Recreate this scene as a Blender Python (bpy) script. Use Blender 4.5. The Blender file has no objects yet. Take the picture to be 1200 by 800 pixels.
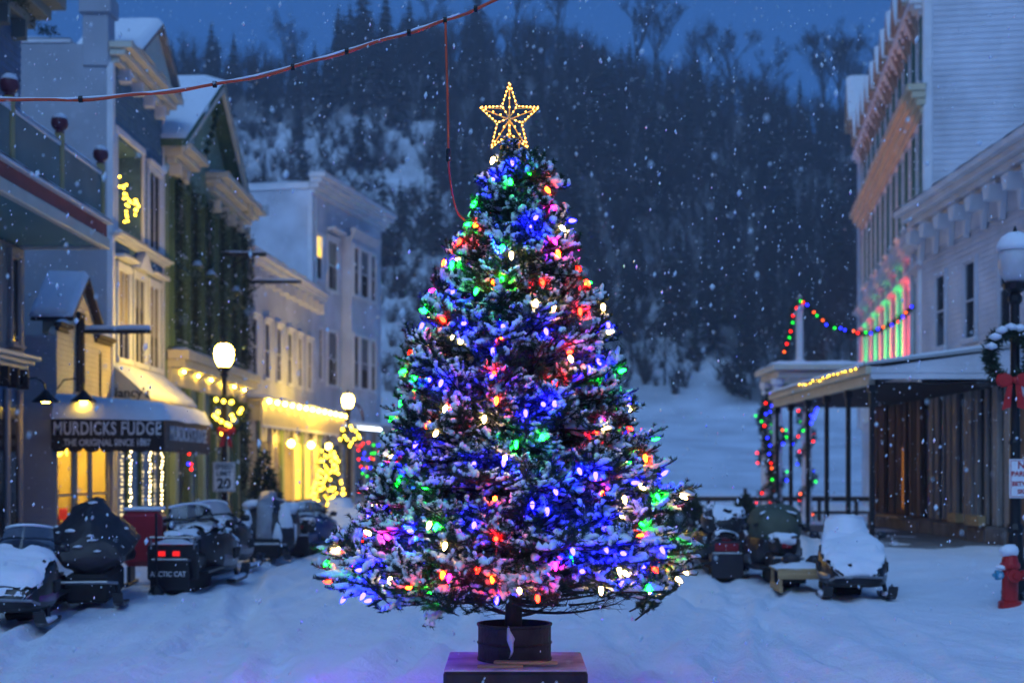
import bpy, bmesh, math, random
import numpy as np
from mathutils import Vector, Matrix, noise
R = math.radians
random.seed(7); rng = np.random.default_rng(7)
scene = bpy.context.scene
col = scene.collection

# ------------------------------------------------------------------ camera
cd = bpy.data.cameras.new('camera'); cam = bpy.data.objects.new('camera', cd); col.objects.link(cam)
cam.location = (0, 0, 1.95); cam.rotation_euler = (R(90), 0, 0)
cd.lens = 50; cd.sensor_width = 36; cd.shift_y = 0.125
cd.clip_start = .1; cd.clip_end = 2000
cd.dof.use_dof = True; cd.dof.focus_distance = 11.3; cd.dof.aperture_fstop = 1.4
scene.camera = cam
F = 1200 * 50 / 36          # focal length in photo pixels; horizon at photo row 550

# ------------------------------------------------------------------ sky, sun, exposure (blue hour under snow cloud)
w = bpy.data.worlds.new('World'); scene.world = w; w.use_nodes = True
nt = w.node_tree; nt.nodes.clear()
wo = nt.nodes.new('ShaderNodeOutputWorld'); bg = nt.nodes.new('ShaderNodeBackground')
sky = nt.nodes.new('ShaderNodeTexSky'); sky.sky_type = 'NISHITA'; sky.sun_disc = False
sky.sun_elevation = R(1.5); sky.sun_rotation = R(200); sky.air_density = 1.0; sky.dust_density = 0.3; sky.ozone_density = 6
mixw = nt.nodes.new('ShaderNodeMix'); mixw.data_type = 'RGBA'; mixw.inputs[0].default_value = .8
mixw.inputs[7].default_value = (.21, 1.0, 3.5, 1)      # even snow cloud at dusk
nt.links.new(sky.outputs[0], mixw.inputs[6]); nt.links.new(mixw.outputs[2], bg.inputs[0])
bg.inputs[1].default_value = .10
nt.links.new(bg.outputs[0], wo.inputs[0])
sd = bpy.data.lights.new('sun', 'SUN'); sd.energy = 1.05; sd.angle = R(50); sd.color = (.38, .64, 1)
sun = bpy.data.objects.new('sun', sd); col.objects.link(sun)
sun.rotation_euler = (R(42), R(-16), 0); sun.location = (0, -20, 40)
scene.view_settings.view_transform = 'Standard'; scene.view_settings.look = 'None'
scene.view_settings.exposure = 0.55; scene.view_settings.gamma = 1; scene.view_settings.use_curve_mapping = False
scene.render.engine = 'CYCLES'
cy = scene.cycles
cy.use_denoising = True; cy.use_light_tree = True
cy.use_adaptive_sampling = True; cy.adaptive_threshold = .04; cy.max_bounces = 4; cy.diffuse_bounces = 2; cy.glossy_bounces = 2; cy.transmission_bounces = 3; cy.volume_bounces = 0
cy.sample_clamp_indirect = 3; cy.sample_clamp_direct = 0; cy.caustics_reflective = False; cy.caustics_refractive = False

# ------------------------------------------------------------------ helpers
def px(x, D, y=None):
    """a photo pixel at depth D -> world x (and z)"""
    X = (x - 600) / F * D
    return X if y is None else (X, 1.95 + (550 - y) / F * D)

MATS = {}
def mat(name, c, rough=.7, var=.18, scale=2.0, bump=0., bscale=25., metal=0., emit=None, estr=0., spec=.4, detail=4, coat=0, streak=None, trans=0):
    if name in MATS: return MATS[name]
    m = bpy.data.materials.new(name); m.use_nodes = True; t = m.node_tree
    p = t.nodes['Principled BSDF']; p.inputs['Roughness'].default_value = rough
    p.inputs['Metallic'].default_value = metal; p.inputs['Specular IOR Level'].default_value = spec
    p.inputs['Coat Weight'].default_value = coat; p.inputs['Transmission Weight'].default_value = trans
    if var or bump:
        tc = t.nodes.new('ShaderNodeTexCoord')
        mp = t.nodes.new('ShaderNodeMapping'); t.links.new(tc.outputs['Object'], mp.inputs[0])
        if streak: mp.inputs['Scale'].default_value = streak
    if var:
        n = t.nodes.new('ShaderNodeTexNoise'); n.inputs['Scale'].default_value = scale; n.inputs['Detail'].default_value = detail
        t.links.new(mp.outputs[0], n.inputs['Vector'])
        mr = t.nodes.new('ShaderNodeMapRange'); mr.inputs[1].default_value = .3; mr.inputs[2].default_value = .7
        t.links.new(n.outputs[0], mr.inputs[0])
        mx = t.nodes.new('ShaderNodeMix'); mx.data_type = 'RGBA'
        mx.inputs[6].default_value = (*[max(0, v * (1 - var)) for v in c], 1); mx.inputs[7].default_value = (*[min(1, v * (1 + var)) for v in c], 1)
        t.links.new(mr.outputs[0], mx.inputs[0]); t.links.new(mx.outputs[2], p.inputs['Base Color'])
    else:
        p.inputs['Base Color'].default_value = (*c, 1)
    if bump:
        n2 = t.nodes.new('ShaderNodeTexNoise'); n2.inputs['Scale'].default_value = bscale; n2.inputs['Detail'].default_value = 5
        t.links.new(mp.outputs[0], n2.inputs['Vector'])
        b = t.nodes.new('ShaderNodeBump'); b.inputs['Strength'].default_value = bump; b.inputs['Distance'].default_value = .05
        t.links.new(n2.outputs[0], b.inputs['Height']); t.links.new(b.outputs[0], p.inputs['Normal'])
    if emit:
        p.inputs['Emission Color'].default_value = (*emit, 1); p.inputs['Emission Strength'].default_value = estr
    MATS[name] = m
    return m

class MB:
    def __init__(s, M=None): s.v = []; s.f = []; s.mi = []; s.M = M
    def add(s, vs, fs, mi=0):
        o = len(s.v)
        if s.M is not None: vs = [tuple(s.M @ Vector(p)) for p in vs]
        s.v.extend(vs); s.f.extend([tuple(i + o for i in f) for f in fs]); s.mi.extend([mi] * len(fs)); return s
    def box(s, x0, x1, y0, y1, z0, z1, mi=0):
        return s.add([(x0,y0,z0),(x1,y0,z0),(x1,y1,z0),(x0,y1,z0),(x0,y0,z1),(x1,y0,z1),(x1,y1,z1),(x0,y1,z1)],
              [(0,3,2,1),(4,5,6,7),(0,1,5,4),(1,2,6,5),(2,3,7,6),(3,0,4,7)], mi)
    def cbox(s, x0, x1, y0, y1, z0, z1, c=.02, mi=0):
        """box with chamfered edges"""
        c = min(c, (x1-x0)*.45, (y1-y0)*.45, (z1-z0)*.45)
        vs = []; ix = {}
        X = (x0, x1); Y = (y0, y1); Z = (z0, z1)
        for i in (0,1):
            for j in (0,1):
                for k in (0,1):
                    sx, sy, sz = (1-2*i)*c, (1-2*j)*c, (1-2*k)*c
                    for ax in range(3):
                        p = [X[i]+sx, Y[j]+sy, Z[k]+sz]; p[ax] = (X[i], Y[j], Z[k])[ax]
                        ix[i,j,k,ax] = len(vs); vs.append(tuple(p))
        fs = []
        for k in (0,1): fs += [tuple(ix[i,j,k,2] for i,j in ((0,0),(1,0),(1,1),(0,1))), tuple(ix[i,k,j,1] for i,j in ((0,0),(1,0),(1,1),(0,1))), tuple(ix[k,i,j,0] for i,j in ((0,0),(1,0),(1,1),(0,1)))]
        for a in (0,1):
            for b in (0,1):
                fs.append((ix[a,b,0,0], ix[a,b,0,1], ix[a,b,1,1], ix[a,b,1,0]))
                fs.append((ix[a,0,b,0], ix[a,0,b,2], ix[a,1,b,2], ix[a,1,b,0]))
                fs.append((ix[0,a,b,1], ix[0,a,b,2], ix[1,a,b,2], ix[1,a,b,1]))
                for k in (0,1): fs.append((ix[a,b,k,0], ix[a,b,k,1], ix[a,b,k,2]))
        return s.add(vs, fs, mi)
    def prism(s, poly, y0, y1, mi=0):
        """polygon in the x-z plane, extruded along y"""
        n = len(poly)
        vs = [(x, y0, z) for x, z in poly] + [(x, y1, z) for x, z in poly]
        return s.add(vs, [tuple(range(n)), tuple(range(2*n-1, n-1, -1))] + [(i, i+n, (i+1) % n + n, (i+1) % n) for i in range(n)], mi)
    def xprism(s, poly, x0, x1, mi=0):
        """polygon in the y-z plane, extruded along x"""
        n = len(poly)
        vs = [(x0, y, z) for y, z in poly] + [(x1, y, z) for y, z in poly]
        return s.add(vs, [tuple(range(n)), tuple(range(2*n-1, n-1, -1))] + [(i, i+n, (i+1) % n + n, (i+1) % n) for i in range(n)], mi)
    def tube(s, pts, r, n=6, mi=0, closed=False):
        pts = [Vector(p) for p in pts]; N = len(pts)
        if not hasattr(r, '__len__'): r = [r] * N
        up = None; vs = []; fs = []
        for i, p in enumerate(pts):
            t = (pts[(i+1) % N] - pts[i-1]) if closed else (pts[min(i+1, N-1)] - pts[max(i-1, 0)])
            if t.length < 1e-9: t = Vector((0,0,1))
            t.normalize()
            if up is None: up = Vector((0,0,1)) if abs(t.z) < .9 else Vector((1,0,0))
            a = t.cross(up)
            if a.length < 1e-6: a = t.cross(Vector((.3,1,.2)))
            a.normalize(); b = a.cross(t); up = b
            for k in range(n):
                q = 2*math.pi*k/n
                vs.append(tuple(p + (a*math.cos(q) + b*math.sin(q))*r[i]))
        for i in range(N if closed else N-1):
            j = (i+1) % N
            for k in range(n): fs.append((i*n+k, i*n+(k+1) % n, j*n+(k+1) % n, j*n+k))
        if not closed: fs += [tuple(range(n-1, -1, -1)), tuple((N-1)*n+k for k in range(n))]
        return s.add(vs, fs, mi)
    def lathe(s, prof, n=12, c=(0,0,0), mi=0):
        vs = []; fs = []
        for r, z in prof:
            for k in range(n):
                q = 2*math.pi*(k+.5)/n; vs.append((c[0]+r*math.cos(q), c[1]+r*math.sin(q), c[2]+z))
        for i in range(len(prof)-1):
            for k in range(n): fs.append((i*n+k, i*n+(k+1) % n, (i+1)*n+(k+1) % n, (i+1)*n+k))
        fs += [tuple(range(n-1, -1, -1)), tuple((len(prof)-1)*n+k for k in range(n))]
        return s.add(vs, fs, mi)
    def loft(s, secs, n=18, mi=0, amp=0., nseed=0., nscale=5.):
        """secs: (y, cx, half width, z bottom, z top, exponent)"""
        vs = []; fs = []
        for (y, cx, hw, zb, zt, e) in secs:
            for k in range(n):
                q = 2*math.pi*k/n; cq, sq = math.cos(q), math.sin(q)
                x = cx + hw*math.copysign(abs(cq)**(2/e), cq); z = (zb+zt)/2 + (zt-zb)/2*math.copysign(abs(sq)**(2/e), sq)
                if amp:
                    d = noise.noise_vector(Vector((x*nscale+nseed, y*nscale, z*nscale)))*amp
                    vs.append((x+d.x, y+d.y*.6, z+d.z))
                else: vs.append((x, y, z))
        N = len(secs)
        for i in range(N-1):
            for k in range(n): fs.append((i*n+k, i*n+(k+1) % n, (i+1)*n+(k+1) % n, (i+1)*n+k))
        fs += [tuple(range(n-1, -1, -1)), tuple((N-1)*n+k for k in range(n))]
        return s.add(vs, fs, mi)
    def blob(s, c, rx, ry, rz, seed=0, amp=.25, sub=2, mi=0):
        bm = bmesh.new(); bmesh.ops.create_icosphere(bm, subdivisions=sub, radius=1)
        vs = []
        for v in bm.verts:
            k = 1 + amp*noise.noise(v.co*1.7 + Vector((seed*3.1, seed*1.7, seed)))
            vs.append((c[0]+v.co.x*rx*k, c[1]+v.co.y*ry*k, c[2]+v.co.z*rz*k))
        fs = [tuple(v.index for v in f.verts) for f in bm.faces]; bm.free()
        return s.add(vs, fs, mi)
    def clap(s, x0, x1, z0, z1, y, e=.13, wfn=None, mi=0, t=.024):
        """lapped boards on a wall that faces -y; wfn(z) gives the x range of a shaped wall"""
        z = z0
        while z < z1 - .01:
            zt = min(z+e, z1)
            a0, a1 = wfn(z) if wfn else (x0, x1); b0, b1 = wfn(zt) if wfn else (x0, x1)
            if a1 - a0 > .02:
                s.add([(a0,y-t,z),(a1,y-t,z),(b1,y-.004,zt),(b0,y-.004,zt),(a0,y+.01,z),(a1,y+.01,z),(b1,y+.01,zt),(b0,y+.01,zt)],
                      [(0,1,2,3),(0,4,5,1),(1,5,6,2),(0,3,7,4)], mi)
            z = zt
        return s
    def mesh(s, name, mats, smooth=False, fix=True):
        me = bpy.data.meshes.new(name); me.from_pydata(s.v, [], s.f)
        for m in (mats if isinstance(mats, (list, tuple)) else [mats]): me.materials.append(MATS[m] if isinstance(m, str) else m)
        if any(s.mi): me.polygons.foreach_set('material_index', s.mi)
        if fix:
            bm = bmesh.new(); bm.from_mesh(me); bmesh.ops.recalc_face_normals(bm, faces=bm.faces); bm.to_mesh(me); bm.free()
        if smooth: me.polygons.foreach_set('use_smooth', [True]*len(me.polygons))
        me.update(); return me
    def build(s, name, mats, parent=None, loc=(0,0,0), rz=0, smooth=False, fix=True, kind=None):
        return put(name, s.mesh(name, mats, smooth, fix), parent, loc, rz, kind)

def put(name, me, parent=None, loc=(0,0,0), rz=0, kind=None, rot=None, scale=None):
    o = bpy.data.objects.new(name, me); col.objects.link(o); o.parent = parent; o.location = loc
    o.rotation_euler = rot if rot is not None else (0, 0, rz)
    if scale is not None: o.scale = (scale,)*3 if not hasattr(scale, '__len__') else scale
    if kind: o['kind'] = kind
    return o
def tag(o, label, cat, group=None):
    o['label'] = label; o['category'] = cat
    if group: o['group'] = group
    return o
def thing(name, label, cat, loc=(0,0,0), rz=0, group=None):
    return tag(put(name, None, None, loc, rz), label, cat, group)
def copy_tree(o, parent=None):
    c = o.copy(); col.objects.link(c); c.parent = parent
    for ch in o.children: copy_tree(ch, c)
    return c
def npmesh(name, V, Fc, mats, smooth=False, mi=None):
    """V (n,3), Fc (m,3) triangles"""
    me = bpy.data.meshes.new(name); n, m = len(V), len(Fc)
    me.vertices.add(n); me.vertices.foreach_set('co', np.asarray(V, np.float32).ravel())
    me.loops.add(m*3); me.loops.foreach_set('vertex_index', np.asarray(Fc, np.int32).ravel())
    me.polygons.add(m); me.polygons.foreach_set('loop_start', np.arange(0, m*3, 3, dtype=np.int32))
    for q in (mats if isinstance(mats, (list, tuple)) else [mats]): me.materials.append(MATS[q])
    if mi is not None: me.polygons.foreach_set('material_index', np.asarray(mi, np.int32))
    if smooth: me.polygons.foreach_set('use_smooth', np.ones(m, bool))
    me.update(calc_edges=True); me.validate(); return me
def tris(mb):
    T = []
    for f in mb.f:
        for i in range(1, len(f)-1): T.append((f[0], f[i], f[i+1]))
    return np.array(mb.v, float).reshape(-1, 3), np.array(T, int).reshape(-1, 3)
TEXTS = {}
def text(s, size, parent, loc, rz, m, name='lettering', off=0., sx=1., ext=.006, kern=1.0):
    """flat raised lettering that faces local -y, centred"""
    cu = bpy.data.curves.new('t', 'FONT'); cu.body = s; cu.size = size; cu.extrude = ext; cu.offset = off
    cu.align_x = 'CENTER'; cu.align_y = 'CENTER'; cu.space_character = kern; cu.resolution_u = 3
    o = bpy.data.objects.new('t', cu); col.objects.link(o)
    dg = bpy.context.evaluated_depsgraph_get(); me = bpy.data.meshes.new_from_object(o.evaluated_get(dg))
    bpy.data.objects.remove(o)
    me.name = name; me.materials.clear(); me.materials.append(MATS[m])
    for v in me.vertices: v.co = Vector((v.co.x*sx, -v.co.z, v.co.y))
    return put(name, me, parent, loc, rz)

# ------------------------------------------------------------------ materials
SNOW = mat('snow', (.80, .83, .87), .85, .04, 3, .35, 14, spec=.2)
mat('snow_lump', (.80, .83, .87), .9, .03, 6, .25, 40, spec=.15)
mat('dark_glass', (.012, .011, .012), .12, 0, spec=.6)
mat('sky_glass', (.02, .024, .03), .06, 0, spec=.9)
mat('white_paint', (.74, .74, .76), .6, .1, 1.3, .1, 30)
mat('white_siding', (.62, .63, .68), .65, .24, .55, .1, 30)
mat('grey_stucco', (.40, .42, .47), .8, .12, .7, .2, 40)
mat('grey_siding', (.40, .41, .43), .7, .14, 1, .1, 30)
mat('cream', (.62, .53, .36), .6, .1, 1.5)
mat('pale_cream', (.66, .60, .48), .6, .1, 1.5)
mat('teal_shingle', (.10, .20, .27), .75, .22, 4, .2, 30)
mat('teal_paint', (.08, .24, .26), .6, .12, 1)
mat('blue_shingle', (.10, .19, .30), .75, .2, 4, .2, 30)
mat('maroon', (.13, .028, .045), .45, .15, 3)
mat('red_band', (.33, .07, .06), .5, .2, 2)
mat('olive_panel', (.22, .24, .20), .7, .14, 1.5)
mat('ochre', (.42, .33, .14), .6, .15, 2)
mat('green_paint', (.085, .15, .075), .6, .2, 1.5)
mat('pale_green', (.24, .33, .22), .6, .15, 1.5)
mat('dark_green', (.03, .07, .035), .6, .2, 2)
mat('shutter_green', (.025, .12, .075), .5, .15, 2)
mat('dark_wood', (.035, .022, .016), .7, .3, 3, .2, 20, streak=(4, 4, .4))
mat('brown_wood', (.17, .095, .055), .7, .3, 3, .2, 20, streak=(4, 4, .4))
mat('grey_wood', (.30, .26, .235), .75, .25, 3, .2, 20, streak=(4, 4, .4))
mat('raw_wood', (.42, .28, .13), .7, .2, 4, .2, 20, streak=(.5, 6, 6))
mat('stone', (.16, .15, .15), .85, .3, 2.5, .4, 8)
mat('brick', (.22, .10, .08), .85, .25, 6, .3, 20)
mat('black_iron', (.012, .012, .013), .45, .2, 6, .1, 40, metal=.3)
mat('sign_dark', (.018, .011, .008), .5, .2, 3)
mat('sign_brown_lit', (.085, .045, .025), .55, .2, 3)  # awning's dark brown made lighter: light on the street side put into the colour
mat('letter_white', (.75, .74, .72), .5, .08, 8)
mat('letter_black', (.01, .01, .01), .5, 0)
mat('letter_red', (.42, .02, .03), .5, 0)
mat('sign_white', (.78, .78, .78), .4, .05, 8)
mat('rusty_steel', (.030, .024, .022), .55, .5, 6, .3, 18, metal=.3)
mat('sled_black', (.012, .012, .014), .35, .2, 5, spec=.5)
mat('sled_rubber', (.014, .014, .014), .8, .2, 8, .4, 40)
mat('sled_blue', (.02, .05, .16), .3, .1, 3, coat=.4)
mat('sled_purple', (.11, .02, .13), .3, .1, 3, coat=.4)
mat('sled_green', (.03, .10, .05), .3, .1, 3, coat=.4)
mat('sled_red', (.30, .012, .02), .4, .12, 3, coat=.3)
mat('steel', (.30, .30, .31), .4, .2, 6, metal=.8)
mat('windshield', (.05, .06, .08), .08, 0, spec=.8, trans=.6)
mat('tarp_black', (.018, .017, .020), .5, .25, 4, .3, 7)
mat('tarp_grey', (.30, .31, .33), .55, .3, 3, .4, 7)
mat('tarp_olive', (.07, .08, .05), .7, .2, 4, .3, 8)
mat('tail_red', (.4, .01, .01), .3, 0, emit=(1, .02, .02), estr=.7)
mat('dull_red_lens', (.28, .01, .015), .25, 0)
mat('hydrant_red', (.42, .015, .015), .4, .15, 4)
mat('hydrant_blue', (.05, .28, .42), .4, .1, 4)
mat('bow_red', (.5, .015, .015), .55, .15, 10)
mat('bark', (.045, .032, .024), .9, .3, 8, .5, 25, streak=(1, 1, .3))
mat('twig', (.040, .028, .020), .9, .3, 10)
mat('far_bark', (.022, .020, .020), .9, .2, .2)
mat('far_needle', (.012, .020, .017), .9, .3, .3)
mat('garland', (.022, .045, .022), .8, .4, 20)
mat('wire_green', (.01, .03, .015), .6, 0)
mat('cord_orange', (.55, .07, .025), .5, .2, 6)
mat('cord_red', (.45, .02, .02), .5, .15, 6)
mat('gold_frame', (.75, .52, .14), .5, .1, 10)
mat('globe_off', (.55, .52, .52), .35, .1, 5)
mat('curtain', (.55, .45, .28), .9, .15, 3)
mat('goods', (.50, .28, .10), .7, .7, 7)
# lit things
def glow(name, c, s): return mat(name, c, .4, 0, emit=c, estr=s)
glow('bulb_blue', (.0030, .0020, 1), 250); glow('bulb_red', (1, .0035, .001), 100); glow('bulb_orange', (1, .03, .0015), 75)
glow('bulb_green', (.002, 1, .014), 54); glow('bulb_white', (1, .60, .19), 34); glow('bulb_pink', (.9, .004, .35), 50)
for c_, v_, s_ in (('blue', (.01, .015, 1), 9), ('red', (1, .012, .004), 5), ('green', (.008, 1, .04), 3), ('orange', (1, .10, .006), 4)): glow('mini_'+c_, v_, s_)
glow('star_bulb', (1, .46, .05), 14)
glow('warm_bulb', (1, .62, .05), 75); glow('fairy', (1, .75, .36), 9); glow('gold_bulb', (1, .60, .03), 14)
glow('lamp_globe', (1, .62, .05), 120); glow('room_lamp', (1, .62, .06), 70); glow('soffit_glow', (1, .62, .05), 260); glow('cool_tube', (.75, .85, 1), 9)
glow('lit_curtain', (1, .62, .07), 1.3)
# ------------------------------------------------------------------ ground
def smooth(a, b, x): 
    t = min(1, max(0, (x-a)/(b-a))); return t*t*(3-2*t)
def fbm(x, y, s, o=3):
    v = 0; a = 1
    for i in range(o): v += a*noise.noise(Vector((x*s, y*s, 7.3+i*5))); s *= 2.1; a *= .5
    return v
ruts = []
for i in range(30):
    ruts.append((random.uniform(-6, 6), random.uniform(-.12, .12), random.uniform(0, 6), random.uniform(.5, 1.8), random.uniform(.10, .24), random.uniform(.03, .085)))
def gz(x, y):
    z = .05*fbm(x, y, .22) + .022*fbm(x+9, y, 1.1, 3) + .010*noise.noise(Vector((x*4.1, y*3.2, 2)))
    ax = abs(x)
    z += .16*smooth(6.3, 7.6, ax + .5*fbm(x, y, .3, 2)) + .12*max(0, noise.noise(Vector((x*.6, y*.5, 3))))*smooth(5.2, 7, ax)
    for x0, s, ph, am, wd, dp in ruts:
        c = x0 + s*(y-15) + am*math.sin(y*.13+ph)
        d = (x-c)/wd
        if abs(d) < 3: z -= dp*math.exp(-d**4)*(.75+.35*noise.noise(Vector((x*3, y*3, 1)))) - dp*.45*math.exp(-((abs(d)-1.6)**2)*3)
    k = math.hypot(x, y-11.5); z *= smooth(.6, 2.4, k)*.9+.1
    return z
xs = list(np.concatenate([np.linspace(-150, -14, 12)[:-1], np.linspace(-14, 14, 320), np.linspace(14, 150, 12)[1:]]))
ys = list(np.concatenate([np.linspace(-60, 6, 12)[:-1], np.linspace(6, 34, 260), np.linspace(34, 60, 70)[1:], np.linspace(60, 112, 40)[1:]]))
V = np.array([(x, y, gz(x, y)) for y in ys for x in xs]); nx = len(xs)
Fq = []
for j in range(len(ys)-1):
    for i in range(nx-1):
        a = j*nx+i; Fq += [(a, a+1, a+nx+1), (a, a+nx+1, a+nx)]
def ground_mat():
    m = mat('street_snow', (.80, .83, .87), .8, .05, .8, 0, spec=.25); t = m.node_tree; p = t.nodes['Principled BSDF']
    tc = t.nodes.new('ShaderNodeTexCoord'); mp = t.nodes.new('ShaderNodeMapping'); mp.inputs['Scale'].default_value = (1, .6, 1); mp.inputs['Rotation'].default_value = (0, 0, R(24))
    t.links.new(tc.outputs['Object'], mp.inputs[0])
    n1 = t.nodes.new('ShaderNodeTexNoise'); n1.inputs['Scale'].default_value = 3.2; n1.inputs['Detail'].default_value = 8; n1.inputs['Roughness'].default_value = .62
    n2 = t.nodes.new('ShaderNodeTexNoise'); n2.inputs['Scale'].default_value = 55; n2.inputs['Detail'].default_value = 3
    t.links.new(mp.outputs[0], n1.inputs[0]); t.links.new(tc.outputs['Object'], n2.inputs[0])
    b1 = t.nodes.new('ShaderNodeBump'); b1.inputs['Strength'].default_value = .8; b1.inputs['Distance'].default_value = .12
    b2 = t.nodes.new('ShaderNodeBump'); b2.inputs['Strength'].default_value = .35; b2.inputs['Distance'].default_value = .012
    t.links.new(n1.outputs[0], b1.inputs['Height']); t.links.new(n2.outputs[0], b2.inputs['Height'])
    t.links.new(b1.outputs[0], b2.inputs['Normal']); t.links.new(b2.outputs[0], p.inputs['Normal'])
ground_mat()
put('snowy_street', npmesh('snowy_street', V, Fq, 'street_snow', True), kind='structure')

# ------------------------------------------------------------------ hillside
def interp(t, pts):
    if t <= pts[0][0]: return pts[0][1]
    for (a, b), (c, d) in zip(pts, pts[1:]):
        if t <= c: return b + (d-b)*(t-a)/(c-a)
    return pts[-1][1]
RIDGE = [(-900, 80), (-420, 92), (-230, 92), (-195, 101), (0, 103), (110, 99), (250, 89), (420, 78), (560, 72), (900, 70)]
def hz(x, D):
    az = x/D*F
    z = -.25 + 10.0*max(0, (D-100)/85)**1.25 if D < 185 else 9.75 + .12*(D-185)
    s = min(1, max(0, (D-176)/170)); s = s*s*(3-2*s)*.55 + s*.45
    z += (interp(az, RIDGE)-30)*s
    z += s*6*noise.noise(Vector((x*.02, D*.02, 4))) + min(1, max(0, (D-110)/60))*.9*noise.noise(Vector((x*.06, D*.06, 9)))
    if D > 345: z -= (D-345)*.35
    return z
hx = np.linspace(-330, 330, 133); hy = np.linspace(98, 460, 120)
V = np.array([(x, y, hz(x, y)) for y in hy for x in hx]); nx = len(hx)
Fq = []
for j in range(len(hy)-1):
    for i in range(nx-1):
        a = j*nx+i; Fq += [(a, a+1, a+nx+1), (a, a+nx+1, a+nx)]
mat('hill_snow', (.66, .70, .76), .9, .25, .15, 0, spec=.1, detail=8)
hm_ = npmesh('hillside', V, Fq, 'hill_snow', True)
def density(az, y):
    """how wooded the hill is, by where on the hillside (azimuth, height)"""
    d = 1.
    if -335 < az < -75 and 140 < y < 265: d = .05 if az < -90 else .25
    if -335 < az < -90 and y > 170: d = min(d, .03)
    if -165 < az < -60 and 250 <= y < 480: d = min(d, .22)
    if 110 < az < 215 and 330 < y < 470: d = min(d, .32)
    if 185 < az < 262 and y > 425: d = 0.
    if 250 < az < 330 and y > 470: d *= .8
    return d
# hill colour: pale open snow, darkened where the wood is dense
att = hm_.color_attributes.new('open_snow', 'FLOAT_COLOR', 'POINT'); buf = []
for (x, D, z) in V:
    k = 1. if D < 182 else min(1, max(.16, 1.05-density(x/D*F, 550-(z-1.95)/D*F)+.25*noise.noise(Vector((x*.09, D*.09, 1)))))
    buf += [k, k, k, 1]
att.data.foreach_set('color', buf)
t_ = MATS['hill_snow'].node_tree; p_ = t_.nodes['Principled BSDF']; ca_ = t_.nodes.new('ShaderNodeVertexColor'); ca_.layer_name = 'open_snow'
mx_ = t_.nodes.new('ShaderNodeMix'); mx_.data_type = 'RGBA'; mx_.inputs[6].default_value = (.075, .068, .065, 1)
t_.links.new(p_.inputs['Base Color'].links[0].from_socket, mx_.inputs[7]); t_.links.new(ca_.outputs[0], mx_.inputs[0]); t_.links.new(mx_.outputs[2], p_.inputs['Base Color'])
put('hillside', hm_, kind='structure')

# tree variants for the wood on the hill
def conifer_var(h, seed):
    r = random.Random(seed); mb = MB()
    mb.tube([(0,0,0), (0,0,h)], [.16, .02], 4, 0)
    V = []; n = 13
    for i in range(n):
        t = i/(n-1); z = h*(.08+.88*t); rad = h*.21*(1-t)**.85+.12
        k = r.randint(7, 9); a0 = r.random()*6
        for j in range(k):
            a = a0 + 6.283*j/k + r.uniform(-.25, .25); L = rad*r.uniform(.65, 1.2); dz = -L*r.uniform(.15, .45)
            wd = L*.28; c, s = math.cos(a), math.sin(a)
            mb.add([(0,0,z+h*.05), (c*L*.6-s*wd, s*L*.6+c*wd, z+dz*.5), (c*L, s*L, z+dz), (c*L*.6+s*wd, s*L*.6-c*wd, z+dz*.5)], [(0,1,2), (0,2,3)], 1)
    return mb
def bare_var(h, seed, depth=4):
    r = random.Random(seed); mb = MB()
    def grow(p, d, L, rad, lv):
        segs = 2; pts = [p]; q = p.copy(); dd = d.copy()
        for i in range(segs):
            dd = (dd + Vector((r.uniform(-.16, .16), r.uniform(-.16, .16), r.uniform(-.02, .12)))).normalized(); q = q + dd*L/segs; pts.append(q.copy())
        if lv >= depth:      # twig ends: one thin sliver each
            a = dd.cross(Vector((r.uniform(-1, 1), r.uniform(-1, 1), .3))).normalized()*rad*1.5
            mb.add([tuple(p-a), tuple(p+a), tuple(q)], [(0, 1, 2)]); return
        if lv == depth-1: mb.tube([pts[0], pts[-1]], [rad, rad*.6], 3, 0)
        else: mb.tube(pts, [rad, rad*.8, rad*.6], 3, 0)
        k = r.randint(3, 4) if lv else r.randint(4, 6)
        for i in range(k):
            f = r.uniform(.35, 1) if lv else r.uniform(.4, 1)
            b = pts[0].lerp(pts[-1], f) if f < .98 else pts[-1]
            a = r.random()*6.283; sp = r.uniform(.35, .8)
            nd = (dd + (Vector((math.cos(a), math.sin(a), 0)))*sp + Vector((0,0,.15))).normalized()
            grow(b, nd, L*r.uniform(.5, .72), max(.024, rad*.52), lv+1)
    grow(Vector((0,0,-.3)), Vector((0,0,1)), h*.5, h*.014, 0)
    return mb
CON = [conifer_var(h, 10+i) for i, h in enumerate((11, 13, 15, 9))]
BARE = [bare_var(h, 30+i) for i, h in enumerate((12, 14, 10, 13))]
CONT = [tris(m)+(np.array(sum([[k]*(len(f)-2) for f, k in zip(m.f, m.mi)], [])),) for m in CON]
BARET = [tris(m)+(np.zeros(sum(len(f)-2 for f in m.f), int),) for m in BARE]
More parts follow.
